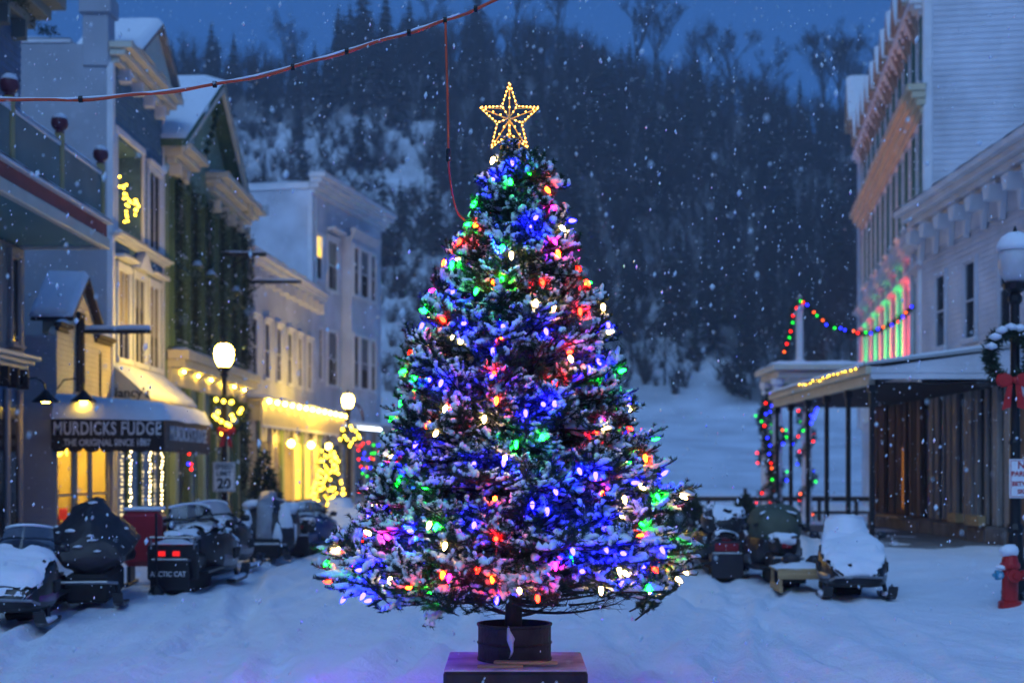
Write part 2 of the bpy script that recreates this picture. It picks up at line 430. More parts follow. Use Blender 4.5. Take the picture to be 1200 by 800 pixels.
# brush: low twiggy shrubs
def brush_var(seed):
    r = random.Random(seed); mb = MB()
    for i in range(16):
        a = r.random()*6.283; l = r.uniform(.8, 2.4); sp = r.uniform(.15, .8)
        p0 = Vector((r.uniform(-.3, .3), r.uniform(-.3, .3), -.1)); p1 = p0+Vector((math.cos(a)*sp*l*.5, math.sin(a)*sp*l*.5, l*.6)); p2 = p0+Vector((math.cos(a)*sp*l, math.sin(a)*sp*l, l))
        mb.tube([p0, p1, p2], [.05, .04, .025], 3)
        for j in range(2):
            b = r.random()*6.283; q = p1.lerp(p2, r.random()); mb.tube([q, q+Vector((math.cos(b)*.4, math.sin(b)*.4, .45))], [.035, .02], 3)
    return mb
BR = [tris(m)+(np.zeros(sum(len(f)-2 for f in m.f), int),) for m in (brush_var(3), brush_var(4))]
pts = []; skyline = []; brushes = []
for _ in range(10000):
    D = random.uniform(183, 352); x = random.uniform(-.52, .52)*D
    az = x/D*F; z = hz(x, D); y = 550 - (z-1.95)/D*F
    d = density(az, y)
    if D < 200 and random.random() < .3: d *= .6
    if random.random() > d:
        if d < .5 and random.random() < .45: brushes.append((x, D, z))
        continue
    pts.append((x, D, z, az))
random.shuffle(pts)
acc = []
cell = {}
for (x, D, z, az) in pts:
    k = (int(x/3.5), int(D/3.5))
    if k in cell: continue
    cell[k] = 1; acc.append((x, D, z, az))
Vs, Fs, Ms = [], [], []; off = 0
def stamp(var, x, D, z, s, a):
    global off
    v, f, m = var; c, n = math.cos(a)*s, math.sin(a)*s
    W = np.empty_like(v); W[:,0] = v[:,0]*c - v[:,1]*n + x; W[:,1] = v[:,0]*n + v[:,1]*c + D; W[:,2] = v[:,2]*s + z
    Vs.append(W); Fs.append(f+off); Ms.append(m); off += len(v)
ntree = 0
for (x, D, z, az) in acc:
    edge = D > 322
    if edge and len(skyline) < 70 and -430 < az < 470 and random.random() < .16: skyline.append((x, D, z, az)); continue
    pc = .55 if az < -130 else (.35 if az < 60 else .22)
    if random.random() < .25 and ntree > 1500: continue
    if random.random() < pc: stamp(random.choice(CONT), x, D, z-.3, random.uniform(.7, 1.15), random.random()*6.3)
    else: stamp(random.choice(BARET), x, D, z-.3, random.uniform(.8, 1.15), random.random()*6.3)
    ntree += 1
for (x, D, z) in brushes[:600]: stamp(random.choice(BR), x, D, z, random.uniform(.8, 1.9), random.random()*6.3)
o = put('hillside_wood', npmesh('hillside_wood', np.concatenate(Vs), np.concatenate(Fs), ['far_bark', 'far_needle'], False, np.concatenate(Ms)), kind='stuff')
tag(o, 'dark dusky wood of conifers and bare trees covering the hillside', 'forest')
con_me = []; bare_me = []
for m in CON:
    a = MB(); b = MB()
    for f, k in zip(m.f, m.mi): (b if k else a).add([m.v[i] for i in f], [tuple(range(len(f)))])
    con_me.append((a.mesh('trunk', 'far_bark'), b.mesh('crown', 'far_needle', fix=False)))
for m in [bare_var(h, 60+i, 5) for i, h in enumerate((12, 14, 13, 15))]:
    nb = 3*3; a = MB(); b = MB()
    for f in m.f: (a if max(f) < nb else b).add([m.v[i] for i in f], [tuple(range(len(f)))])
    bare_me.append((a.mesh('trunk', 'far_bark'), b.mesh('crown', 'far_bark', fix=False)))
# trees one can tell apart on the skyline: photo column, kind, size
SKY = [(215,'c',1.0),(248,'c',1.15),(300,'c',.9),(330,'b',1.1),(372,'c',.9),(425,'c',1.7),(452,'c',1.55),(480,'c',1.35),(505,'b',1.2),(560,'c',1.2),(600,'b',1.3),(655,'b',1.4),
       (700,'c',1.1),(745,'b',1.45),(768,'b',1.3),(812,'b',1.0),(862,'b',1.5),(900,'b',1.1),(925,'c',.8),(965,'b',1.3),(985,'b',1.55),(1008,'b',1.4)]
OR = ['first', 'second', 'third', 'fourth', 'fifth', 'sixth', 'seventh', 'eighth', 'ninth', 'tenth', 'eleventh', 'twelfth']
ic = ib = 0
for cx_, kd, s in SKY:
    D = 338 + random.uniform(-6, 6); x = px(cx_, D)
    if kd == 'c':
        t = thing('conifer_tree', f'{OR[ic]} conifer from the left standing out on the wooded skyline', 'tree', (x, D, hz(x, D)-.4), random.random()*6, 'skyline conifers'); ms = random.choice(con_me); ic += 1; s *= 1.12
    else:
        t = thing('bare_tree', f'{OR[ib]} bare winter tree from the left on the hill skyline', 'tree', (x, D, hz(x, D)-.4), random.random()*6, 'bare skyline trees'); ms = random.choice(bare_me); ib += 1; s *= 1.45
    t.scale = (s, s, s)
    put('trunk', ms[0], t); put('crown', ms[1], t)
# field fence beyond the snowmobiles
t = thing('field_fence', 'low dark rail fence crossing the snow behind the right-hand snowmobiles', 'fence', (0, 50, 0))
for i in range(6):
    x = 5.6+i*1.3; MB().cbox(x-.06, x+.06, -.06, .06, -.1, 1.3 if i == 2 else 1.02, .02).build('post', 'dark_wood', t)
MB().cbox(5.2, 12.6, -.12, -.065, .84, 1.0, .01).build('rail', 'dark_wood', t)
MB().cbox(5.2, 12.6, -.12, -.065, .40, .50, .01).build('rail', 'dark_wood', t)
MB().cbox(5.2, 12.6, -.12, -.06, 1.003, 1.04, .015).build('rail_snow', 'snow_lump', t)
# ------------------------------------------------------------------ building kit
# a building's Empty sits at a bottom corner of its street front; local x runs along the front, -y is out to the street
def left_b(name, label, cat, X, D, bend=0): return thing(name, label, cat, (X, D, 0), R(90-bend))
def right_b(name, label, cat, X, D, bend=0): return thing(name, label, cat, (X, D, 0), R(-90-bend))   # origin = far corner
WC = {}; BL = random.Random(17)
mat('blind_grey', (.16, .16, .17), .8, .2, 2); mat('blind_cream', (.30, .26, .20), .8, .2, 2)
def wmesh(key, fn):
    if key not in WC: WC[key] = fn()
    return WC[key]
def window(p, x, z, w, h, y=0, fm='white_paint', glass='dark_glass', rz=0, cols=1, rows=2, hood=False, c=.11, snow=True, sill=True):
    """window centred on x with its opening's foot at z: casing > pane, sash, sill"""
    def casing():
        m = MB(); m.cbox(-w/2-c, -w/2, -.09, .02, -.02, h, .01); m.cbox(w/2, w/2+c, -.09, .02, -.02, h, .01); m.cbox(-w/2-c-.03, w/2+c+.03, -.11, .02, h, h+c*1.3, .012)
        if hood: m.cbox(-w/2-c-.1, w/2+c+.1, -.2, .02, h+c*1.3, h+c*1.3+.09, .02)
        return m.mesh('window', fm)
    def pane(): return MB().box(-w/2, w/2, -.032, .01, 0, h).mesh('pane', glass)
    def sash():
        m = MB(); b = .045
        m.box(-w/2, -w/2+b, -.065, -.033, 0, h); m.box(w/2-b, w/2, -.065, -.033, 0, h)
        for k in range(rows+1):
            zz = min(max(0, h*k/rows-b/2), h-b); m.box(-w/2+b, w/2-b, -.063, -.033, zz, zz+b)
        for k in range(1, cols): xx = -w/2+w*k/cols; m.box(xx-.02, xx+.02, -.06, -.033, b, h-b)
        return m.mesh('sash', fm)
    k = (round(w, 2), round(h, 2), fm, glass, cols, rows, hood, c)
    o = put('window', wmesh(('w',)+k, casing), p, (x, y, z), rz)
    put('pane', wmesh(('p',)+k, pane), o); put('sash', wmesh(('s',)+k, sash), o)
    if h > 1.5 and BL.random() < .42:
        bh = BL.choice((.35, .5, .62)); put('blind', wmesh(('b', bh)+k, lambda: MB().box(-w/2+.05, w/2-.05, -.0355, -.0325, h*(1-bh), h-.05).mesh('blind', BL.choice(['blind_grey', 'blind_cream']))), o)
    if sill: put('sill', wmesh(('l',)+k, lambda: MB().cbox(-w/2-c-.06, w/2+c+.06, -.15, .02, -.1, -.02, .015).mesh('sill', fm)), o)
    if sill and snow: put('sill_snow', wmesh(('n',)+k, lambda: MB().cbox(-w/2-c-.05, w/2+c+.05, -.145, -.05, -.021, .035, .03).mesh('sill_snow', 'snow_lump')), o)
    return o
def wallbox(p, L, depth, h, m, z0=0, name='wall'): return MB().box(0, L, .012, depth, z0-.3 if z0 == 0 else z0, h).build(name, m, p)
NEAR_L = Matrix.Rotation(R(-90), 4, 'Z')      # wall at local x=0 that faces -x
def near_r(L): return Matrix.Translation((L, 0, 0)) @ Matrix.Rotation(R(90), 4, 'Z')   # wall at x=L that faces +x
def siding(p, m, x0, x1, z0, z1, y=0, e=.13, wfn=None, M=None, name='siding'):
    mb = MB(M); mb.clap(x0, x1, z0, z1, y, e, wfn)
    return mb.build(name, m, p, fix=False, kind='stuff')
def cornice(p, x0, x1, z, h, out, m, snow=True, steps=3, name='cornice', y=0):
    mb = MB()
    for i in range(steps):
        o = out*(i+1)/steps; mb.cbox(x0-(o if i else 0)*.3, x1+(o if i else 0)*.3, y-o, y+.02, z+h*i/steps+(.002 if i else 0), z+h*(i+1)/steps, .015)
    c = mb.build(name, m, p)
    if snow: snowslab([(x0-out*.3, y-out-.02), (x1+out*.3, y-out-.02), (x1+out*.3, y+.05), (x0-out*.3, y+.05)], z+h, .09, c)
    return c
def snowslab(poly, z, t, parent, name='snow', seed=0):
    """rounded snow layer over a flat ledge; poly is an x-y rectangle of 4 points"""
    (x0, y0), _, (x1, y1), _ = poly; x0, x1 = sorted((x0, x1)); y0, y1 = sorted((y0, y1))
    nx = max(3, min(40, int((x1-x0)/.25))); ny = max(3, min(12, int((y1-y0)/.15)))
    vs = []; fs = []
    for j in range(ny+1):
        for i in range(nx+1):
            x = x0+(x1-x0)*i/nx; y = y0+(y1-y0)*j/ny
            ed = min(min(i, nx-i)/1.2, min(j, ny-j)/1.2, 1)
            if j in (0, ny): y += (.08 if j == 0 else -.08)*max(-.6, noise.noise(Vector((x*1.7+seed, z, j))))*min(1, (y1-y0)*2)
            vs.append((x, y, z+.003+t*(ed**.5)*(1+.55*noise.noise(Vector((x*1.3+seed, y*1.3, z))))))
    for j in range(ny):
        for i in range(nx): a = j*(nx+1)+i; fs.append((a, a+1, a+nx+2, a+nx+1))
    return MB().add(vs, fs).build(name, 'snow_lump', parent, smooth=True, fix=False)
def sloped_snow(quad, t, parent, name='roof_snow', nu=14, nv=8):
    """snow over a sloped roof face, quad = four local points (eave a, eave b, ridge b, ridge a)"""
    a, b, c, d = [Vector(q) for q in quad]; n = (b-a).cross(d-a).normalized()
    if n.z < 0: n = -n
    vs = []; fs = []
    for j in range(nv+1):
        for i in range(nu+1):
            u, v = i/nu, j/nv; p = a.lerp(b, u).lerp(d.lerp(c, u), v)
            ed = min(min(i, nu-i)/1.0, (j+.35 if j < 1 else 1), 1)
            vs.append(tuple(p + n*(.004+t*ed**.5*(1+.25*noise.noise(p*1.2)))))
    for j in range(nv):
        for i in range(nu): q = j*(nu+1)+i; fs.append((q, q+1, q+nu+2, q+nu+1))
    k = len(vs); vs += [tuple(a), tuple(b), tuple(c), tuple(d)]
    fs.append(tuple([k, k+1]+list(range(nu, -1, -1))))
    return MB().add(vs, fs).build(name, 'snow_lump', parent, smooth=True, fix=False)
def garland_tris(path, rad, n, seed, l=.09):
    """spiky greenery round a path"""
    r = np.random.default_rng(seed); P = np.array(path, float)
    seg = np.linalg.norm(np.diff(P, axis=0), axis=1); cum = np.concatenate([[0], np.cumsum(seg)])
    t = r.random(n)*cum[-1]; idx = np.clip(np.searchsorted(cum, t)-1, 0, len(seg)-1)
    f = ((t-cum[idx])/seg[idx])[:,None]; base = P[idx]*(1-f)+P[idx+1]*f
    d = r.normal(size=(n,3)); d /= np.linalg.norm(d, axis=1)[:,None]
    a = base + d*rad*r.uniform(.1, .75, (n,1)); e = d + r.normal(size=(n,3))*.6; e /= np.linalg.norm(e, axis=1)[:,None]
    s = np.cross(e, r.normal(size=(n,3))); s /= np.linalg.norm(s, axis=1)[:,None]; s *= l*.13
    tip = a + e*l*r.uniform(.6, 1.2, (n,1))
    V = np.stack([a-s, a+s, tip], 1).reshape(-1, 3); return V, np.arange(n*3).reshape(-1, 3)
def garland(name, path, rad, n, seed, parent=None, l=.09):
    V, T = garland_tris(path, rad, n, seed, l); return put(name, npmesh(name, V, T, 'garland'), parent)
def ball_mesh(r, m, n=8): return wmesh(('ball', r, m), lambda: MB().lathe([(r*.05, -r), (r*.7, -r*.7), (r, 0), (r*.7, r*.7), (r*.05, r)], n).mesh('bulb', m, True))
COLS = ['mini_blue', 'mini_red', 'mini_green', 'mini_orange', 'mini_blue', 'mini_green', 'mini_red']; RB = random.Random(99)
def bulbs(parent, pts, r, m=None):
    for i, q in enumerate(pts): put('bulb', ball_mesh(r, m or RB.choice(COLS)), parent, q)
def along(path, n, jit=0.):
    P = [Vector(p) for p in path]; L = [(b-a).length for a, b in zip(P, P[1:])]; T = sum(L); out = []
    for i in range(n):
        t = T*(i+.5)/n; k = 0
        while k < len(L)-1 and t > L[k]: t -= L[k]; k += 1
        q = P[k].lerp(P[k+1], t/L[k]); out.append((q.x+random.uniform(-jit, jit), q.y+random.uniform(-jit, jit), q.z+random.uniform(-jit, jit)))
    return out

# ------------------------------------------------------------------ left 1: house with the projecting balcony
b = left_b('balcony_house', 'blue-shingled house with teal-bottomed balcony at the left edge', 'building', -10.2, 16.0)
L = 13.5
MB().box(0, L, .02, 8, -.3, 13).build('wall', 'blue_shingle', b)
siding(b, 'blue_shingle', 0, L, 7.1, 11.1, e=.16)
cornice(b, 0, L+.1, 11.1, .7, .85, 'olive_panel')
for i in range(5): MB().prism([(-.06, 11.1), (.06, 11.1), (.06, 10.7), (-.06, 10.75)], -.3, 0).build('bracket', 'olive_panel', b, (L-.5-i*1.0, 0, 0))
V, T = garland_tris([(9, -.75, 11.0), (10.2, -.8, 10.7), (11.4, -.75, 11.0), (12.4, -.8, 10.7), (13.4, -.75, 11.0)], .16, 700, 5); put('cornice_garland', npmesh('cornice_garland', V, T, 'garland'), b)
d = MB(); d.box(3.0, L, -1.8, 0, 6.56, 6.62); d.build('soffit', 'teal_paint', b)
d = MB(); d.cbox(2.9, L+.02, -1.86, -1.70, 6.5, 6.74, .02); d.cbox(L-.1, L+.025, -1.70, 0, 6.5, 6.74, .02); d.build('fascia', 'pale_cream', b)
MB().box(3.0, L, -1.80, -.003, 6.742, 7.02).build('floor_band', 'red_band', b)
MB().cbox(2.9, L+.03, -1.92, -1.6, 7.023, 7.09, .015).build('ledge', 'white_paint', b)
snowslab([(2.9, -1.94), (L, -1.94), (L, -1.75), (2.9, -1.75)], 7.09, .05, b, 'ledge_snow')
for i in range(5):
    x = L-.3-2.65*i
    po = MB().cbox(x-.075, x+.075, -1.83, -1.68, 7.093, 8.22, .015).build('post', 'ochre', b)
    MB().lathe([(.08, 0), (.09, .03), (.05, .05), (.10, .07), (.145, .12), (.158, .19), (.145, .26), (.10, .32), (.03, .35)], 14, (x, -1.755, 8.22)).build('ball_finial', 'maroon', po, smooth=True)
    MB().lathe([(.150, .265), (.125, .32), (.07, .37), (.01, .385)], 14, (x, -1.755, 8.22)).build('finial_snow', 'snow_lump', po, smooth=True)
    if i < 4:
        MB().box(x-2.57, x-.078, -1.785, -1.735, 7.1, 7.97).build('parapet_panel', 'olive_panel', b)
        r_ = MB().cbox(x-2.574, x-.076, -1.81, -1.70, 7.973, 8.05, .015).build('rail', 'white_paint', b)
        snowslab([(x-2.57, -1.82), (x-.08, -1.82), (x-.08, -1.69), (x-2.57, -1.69)], 8.05, .06, r_)
# lower front seen past the balcony
MB().cbox(L-1.5, L-.02, -.10, 0, 4.35, 6.5, .02).build('bay_panel', 'grey_wood', b)
window(b, L-.72, 4.5, .42, 1.75, -.10, 'grey_wood', rows=1, snow=False)
cornice(b, 8, L+.15, 4.02, .28, .36, 'pale_cream', snow=False, name='shop_cornice')
for i in range(4): MB().prism([(-.05, 4.0), (.05, 4.0), (.05, 3.6), (-.05, 3.7)], -.25, -.01).build('bracket', 'dark_wood', b, (L-.25-i*.55, 0, 0))
for i in range(5): MB().cbox(L-.22-i*.75, L-.02-i*.75, -.08, 0, 0, 3.58, .02).build('pilaster', 'grey_wood', b)
for i in range(4): MB().box(L-.75-i*.75, L-.23-i*.75, -.03, 0, .6, 3.2).build('shop_pane', 'dark_glass', b)

def gooseneck(loc, label):
    t = thing('gooseneck_lamp', label, 'lamp', loc, R(90))
    pts = [(0, 0, .25), (0, -.15, .45), (0, -.4, .48), (0, -.55, .36), (0, -.58, .2)]
    MB().tube(pts, .018, 6).build('arm', 'black_iron', t); MB().lathe([(.05, .22), (.09, .16), (.27, .0), (.28, -.02)], 14, (0, -.58, 0)).build('shade', 'black_iron', t, smooth=True)
    MB().lathe([(.02, -.03), (.08, -.03), (.09, .03), (.02, .08)], 10, (0, -.58, 0)).build('bulb', 'warm_bulb', t, smooth=True)
gooseneck((-10.12, 29.1, 3.35), 'black gooseneck lamp glowing over the leftmost shop front')
gooseneck((-9.9, 30.95, 3.45), 'black gooseneck lamp glowing at the near corner of the fudge shop')

CG = mat('clear_glass', (.95, .95, .95), .0, 0, trans=1, spec=.1); CG.node_tree.nodes['Principled BSDF'].inputs['IOR'].default_value = 1.03
# ------------------------------------------------------------------ left 2: fudge shop with the little gable
b = left_b('fudge_shop', 'small cream gabled fudge shop with dark lettered awning and lit windows', 'shop', -10.0, 31.2)
L = 4.2
# front wall pieces round the shop window opening
for (x0, x1, z0, z1) in ((0, L, 2.75, 5.0), (0, .12, 0, 2.75), (1.35, 1.55, 0, 2.75), (L-.1, L, 0, 2.75), (.12, 1.35, -.1, .45), (1.55, L-.1, -.1, .4)):
    MB().box(x0, x1, .012, .18, z0+.001, z1).build('front_wall', 'cream', b)
MB().box(0, .18, .182, 4, -.3, 4.9).build('side_wall', 'grey_siding', b)
siding(b, 'grey_siding', -4, 0, 0, 4.9, M=NEAR_L, e=.115, name='side_siding')
MB().box(.182, L, 3.0, 3.1, -.3, 4.9).build('back_wall', 'cream', b); MB().box(.182, L, .182, 3, 2.85, 2.95).build('ceiling', 'pale_cream', b); MB().box(.182, L, .182, 3, .02, .1).build('floor', 'brown_wood', b)
MB().box(L-.02, L, .182, 3, .1, 2.8).build('party_wall', 'cream', b)
siding(b, 'cream', 0, L, 3.0, 5.0, e=.115)
def gw(z): t = (z-5.0)/(6.3-5.0); return (.75+1.02*max(0, (z-5.45)/.85) if z > 5.45 else .75, 2.8-1.02*max(0, (z-5.45)/.85) if z > 5.45 else 2.8)
siding(b, 'cream', 0, L, 5.0, 6.25, wfn=gw, e=.115, name='gable_siding')
MB().prism([(.75, 5.0), (2.8, 5.0), (2.8, 5.45), (1.775, 6.3), (.75, 5.45)], .012, .55).build('gable', 'cream', b)
for sgn, xa in ((-1, .55), (1, 3.0)):
    MB().prism([(xa, 5.27), (1.775, 6.31), (1.775, 6.41), (xa, 5.37)], -.2, .75).build('gable_roof', 'dark_wood', b)
sloped_snow([(.52, -.2, 5.36), (.52, .78, 5.36), (1.775, .78, 6.42), (1.775, -.2, 6.42)], .15, b)
sloped_snow([(3.03, -.2, 5.36), (3.03, .78, 5.36), (1.775, .78, 6.42), (1.775, -.2, 6.42)], .12, b)
for x0, x1 in ((-.06, .74), (2.81, L)): cornice(b, x0, x1, 5.003, .18, .16, 'dark_wood', steps=2, name='shoulder_cornice')
window(b, 1.55, 3.75, .3, 1.75, -.02, 'dark_wood', rows=1, c=.04, sill=False)
MB().cbox(3.2, 3.28, -.05, 0, 3.1, 4.8, .01).build('corner_board', 'dark_wood', b)
# shop window frames, panes, door, lit room
for (x0, x1, z0, z1, nm) in ((.12, 1.35, .45, 2.75, 'shop_window'), (1.55, 2.6, .4, 2.75, 'shop_window'), (2.7, L-.1, .12, 2.75, 'door')):
    f = MB(); c = .07
    f.cbox(x0, x0+c, .02, .12, z0, z1, .01); f.cbox(x1-c, x1, .02, .12, z0, z1, .01); f.cbox(x0+c, x1-c, .02, .12, z1-c, z1, .01); f.cbox(x0+c, x1-c, .02, .12, z0, z0+c*1.6, .01); f.cbox(x0+c, x1-c, .03, .11, 1.35, 1.4, .01)
    o = f.build(nm, 'pale_cream', b)
    MB().box(x0+c, x1-c, .068, .074, z0+c*1.6, z1-c).build('pane', CG, o)
MB().box(2.6, 2.7, .02, .15, 0, 2.75).build('mullion', 'pale_cream', b)
for i in range(3):
    z = .8+i*.6; s_ = MB().box(.3, L-.2, 1.2, 1.7, z, z+.04).build('shelf', 'brown_wood', b)
    for k in range(9):
        x = .45+k*.4; h = random.uniform(.15, .38); MB().cbox(x, x+.24, 1.3, 1.55, z+.041, z+.04+h, .03).build('goods_box', random.choice(['goods', 'bow_red', 'curtain', 'cream']), s_)
for k in range(14):
    x = .25+k*.27; h = random.uniform(.2, .75); MB().cbox(x, x+.18, .3, .3+random.uniform(.15, .4), .5, .5+h, .03).build('display_box', random.choice(['goods', 'bow_red', 'curtain', 'brown_wood', 'white_paint']), b)
for k in range(4):
    x = .6+k*1.0; la = MB().tube([(x, .8, 2.85), (x, .8, 2.5)], .012, 5).build('pendant_cord', 'black_iron', b)
    put('pendant_bulb', ball_mesh(.13, 'room_lamp', 12), la, (x, .8, 2.38))
# awning with sign boards
zb, zt = 2.42, 3.06; x0, x1, yo = -.35, 4.35, -2.45
aw = MB(); aw.box(x0, x1, yo, yo+.05, zb, zt); aw.box(x0, x0+.05, yo+.052, 0, zb, zt); aw.box(x1-.05, x1, yo+.052, 0, zb, zt); aw.box(x0+.051, x1-.051, yo+.052, -.02, zt-.1, zt-.05)
a = aw.build('awning', 'sign_dark', b)
sc = MB()
for i in range(13): x = x0+.0+.36*i; sc.prism([(x, zb), (x+.36, zb), (x+.3, zb-.07), (x+.18, zb-.1), (x+.06, zb-.07)], yo-.0, yo+.02)
sc.build('scalloped_edge', 'sign_brown_lit', a, fix=True)
sc = MB(Matrix.Translation((x0, 0, 0)) @ Matrix.Rotation(R(-90), 4, 'Z'))
for i in range(7): x = .0+.35*i; sc.prism([(x, zb), (x+.35, zb), (x+.3, zb-.07), (x+.18, zb-.1), (x+.05, zb-.07)], .0, .02)
sc.build('scalloped_edge', 'sign_dark', a)
MB().box(x0, x1, yo-.012, yo-.002, zb+.0, zt).build('street_sign_board', 'sign_brown_lit', a)
text('MURDICKS FUDGE', .40, a, (x0-.012, -1.22, 2.83), R(-90), 'letter_white', off=.008, sx=.66, kern=1.08)
text('THE ORIGINAL SINCE 1887', .21, a, (x0-.012, -1.22, 2.53), R(-90), 'letter_white', off=.003, sx=.75)
text("MURDICK'S FUDGE", .46, a, (2.0, yo-.022, 2.74), 0, 'letter_white', off=.008, sx=.95)
# deep rounded snow on the awning roof
vs = []; fs = []; n1, n2 = 22, 14
for j in range(n2+1):
    for i in range(n1+1):
        u, v = i/n1, j/n2; x = x0-.07+(x1-x0+.14)*u; y = yo-.08+(-.02-yo+.08)*v
        e = min(1, min(u*n1/2.2, (1-u)*n1/2.2, v*n2/2.0)); e = math.sqrt(max(0, 1-(1-e)**2))
        vs.append((x, y, zt-.03+.38*e+.22*v*e+.04*noise.noise(Vector((x, y, 2)))))
for j in range(n2):
    for i in range(n1): q = j*(n1+1)+i; fs.append((q, q+1, q+n1+2, q+n1+1))
MB().add(vs, fs).build('awning_snow', 'snow_lump', a, smooth=True, fix=False)
t = thing('bracket_arm', 'snow-covered horizontal arm jutting from the fudge shop gable', 'bracket', (-10.0, 33.0, 5.15))
MB().tube([(-.02, 0, 0), (1.62, 0, 0)], .05, 8).build('bar', 'black_iron', t); MB().loft([(y, 0, .06 if .03 < y < 1.6 else .03, .03, .15 if .03 < y < 1.6 else .08, 2.2) for y in (0, .05, .4, .8, 1.2, 1.58, 1.63)], 10, amp=.012).build('snow', 'snow_lump', t, rz=R(-90), smooth=True)

# ------------------------------------------------------------------ left 3: teal shingled house
b = left_b('teal_house', 'teal-shingled house with pale grey side wall and recessed balcony above the fudge shop', 'building', -10.0, 35.5)
L = 5.25
for (x0, x1, z0, z1) in ((0, L, -.3, 7.95), (0, .35, 7.952, 10.35), (2.85, L, 7.952, 10.35), (0, L, 10.352, 12.2)):
    MB().box(x0, x1, .012, .9, z0, z1).build('front_wall', 'teal_shingle', b)
MB().box(0, L, .902, 9, -.3, 12.6).build('wall', 'grey_stucco', b)
MB().box(-.03, 0, .0, 9, -.3, 12.55).build('side_wall', 'grey_stucco', b)
MB().box(.352, 2.848, .86, .898, 7.952, 10.35).build('recess_back', 'pale_cream', b)
siding(b, 'teal_shingle', 0, L, 10.5, 12.1, e=.17)
siding(b, 'teal_shingle', 0, L, 7.2, 7.9, e=.17)
siding(b, 'teal_shingle', 3.0, L, 7.95, 10.4, e=.17)
f = MB(); f.cbox(.2, .36, -.08, .0, 7.9, 10.42, .015); f.cbox(2.84, 3.0, -.08, .0, 7.9, 10.42, .015); f.cbox(.2, 3.0, -.1, .0, 10.42, 10.6, .015); f.cbox(.36, 2.84, -.08, .05, 7.9, 8.05, .015)
f.build('recess_frame', 'white_paint', b)
MB().cbox(-.06, .16, -.06, .1, -.1, 12.1, .015).build('corner_board', 'white_paint', b); MB().cbox(L-.16, L, -.06, 0, -.1, 12.1, .015).build('corner_board', 'white_paint', b)
window(b, 4.1, 8.0, 1.2, 2.2, 0, rows=1, cols=2, hood=True)
for x in (.95, 2.5, 4.05):
    window(b, x, 4.75, 1.05, 2.3, 0, rows=1, cols=2, c=.12)
for x in (.85, 4.1):
    h_ = MB().cbox(x-.75, x+.75, -.32, 0, 7.28, 7.36, .02).build('window_hood', 'white_paint', b); snowslab([(x-.75, -.33), (x+.75, -.33), (x+.75, 0), (x-.75, 0)], 7.36, .06, h_)
MB().prism([(1.8, 7.25), (3.2, 7.25), (2.5, 7.75)], -.25, 0).build('pediment', 'white_paint', b)
cornice(b, 0, L, 7.72, .16, .3, 'white_paint', name='belt_course')
cornice(b, .02, L+.05, 12.1, .5, .55, 'pale_cream')
for i in range(4): MB().prism([(-.08, 12.1), (.08, 12.1), (.08, 11.75), (-.08, 11.8)], -.3, 0).build('bracket', 'white_paint', b, (.7+i*1.2, 0, 0))
g = MB(); g.prism([(1.2, 12.62), (5.2, 12.62), (3.2, 13.9)], -.35, 1.2); g.build('gable', 'pale_cream', b)
for xa, sg in ((1.0, 1), (5.4, -1)):
    MB().prism([(xa, 12.58), (3.2, 13.95), (3.2, 14.08), (xa, 12.71)], -.5, 1.3).build('gable_roof', 'grey_wood', b)
    sloped_snow([(xa-.02*sg, -.52, 12.71), (xa-.02*sg, 1.3, 12.71), (3.2, 1.3, 14.08), (3.2, -.52, 14.08)], .14, b)
MB().cbox(-.04, 5, 1.0, 9, 12.58, 12.70, .02).build('parapet_cap', 'white_paint', b)
snowslab([(-.06, 1.0), (1.0, 1.0), (1.0, 9), (-.06, 9)], 12.7, .12, b, 'roof_snow')
c_ = MB(); c_.cbox(-.08, .5, .05, .7, 12.0, 13.5, .02); c_.cbox(-.16, .58, -.03, .78, 13.3, 13.75, .03); c_.build('chimney', 'grey_stucco', b)
snowslab([(-.16, -.03), (.58, -.03), (.58, .78), (-.16, .78)], 13.75, .1, b, 'chimney_snow')
# ground floor: sloped snowy awning and shop front
MB().xprism([(0, 4.55), (-.95, 3.72), (-.95, 3.66), (0, 3.66)], .05, L).build('shop_awning', 'cream', b)
sloped_snow([(.03, -.98, 3.72), (L+.02, -.98, 3.72), (L+.02, 0, 4.58), (.03, 0, 4.58)], .1, b, 'awning_snow')
text("Nancy's", .34, b, (.038, -.42, 3.86), R(-90), 'letter_black', off=.004)
for x in (.1, 1.25, 2.5, 3.75, L-.2): MB().cbox(x, x+.2, -.08, 0, 0, 3.6, .02).build('pilaster', 'dark_green' if x > 1 else 'pale_cream', b)
for i, x in enumerate((.32, 1.47, 2.72, 3.97)): MB().box(x, x+.9, -.03, 0, .55, 3.1).build('shop_pane', 'dark_glass', b)
MB().cbox(.3, L-.2, -.06, 0, .02, .5, .02).build('stall_riser', 'dark_wood', b)
def light_string(label, path, n, r, m=None, wire=True, jit=.0, group=None, cat='lights', name='string_lights'):
    o = Vector(path[0]); loc = [tuple(Vector(p)-o) for p in path]
    t = thing(name, label, cat, tuple(o), 0, group)
    if wire: MB().tube(loc, .008, 4).build('wire', 'wire_green', t)
    bulbs(t, along(loc, n, jit), r, m); return t
light_string('tangle of small warm lights inside the recessed balcony of the teal house', [(-9.98, 35.9, 9.35), (-9.96, 36.4, 9.2), (-9.97, 36.9, 9.0), (-9.95, 37.5, 9.0), (-9.97, 38.1, 8.75)], 26, .028, 'gold_bulb', jit=.11)
light_string('small warm light drop hanging low in the recessed balcony', [(-9.97, 36.9, 8.85), (-9.96, 36.95, 8.6), (-9.97, 36.9, 8.3)], 7, .028, 'gold_bulb', jit=.08)
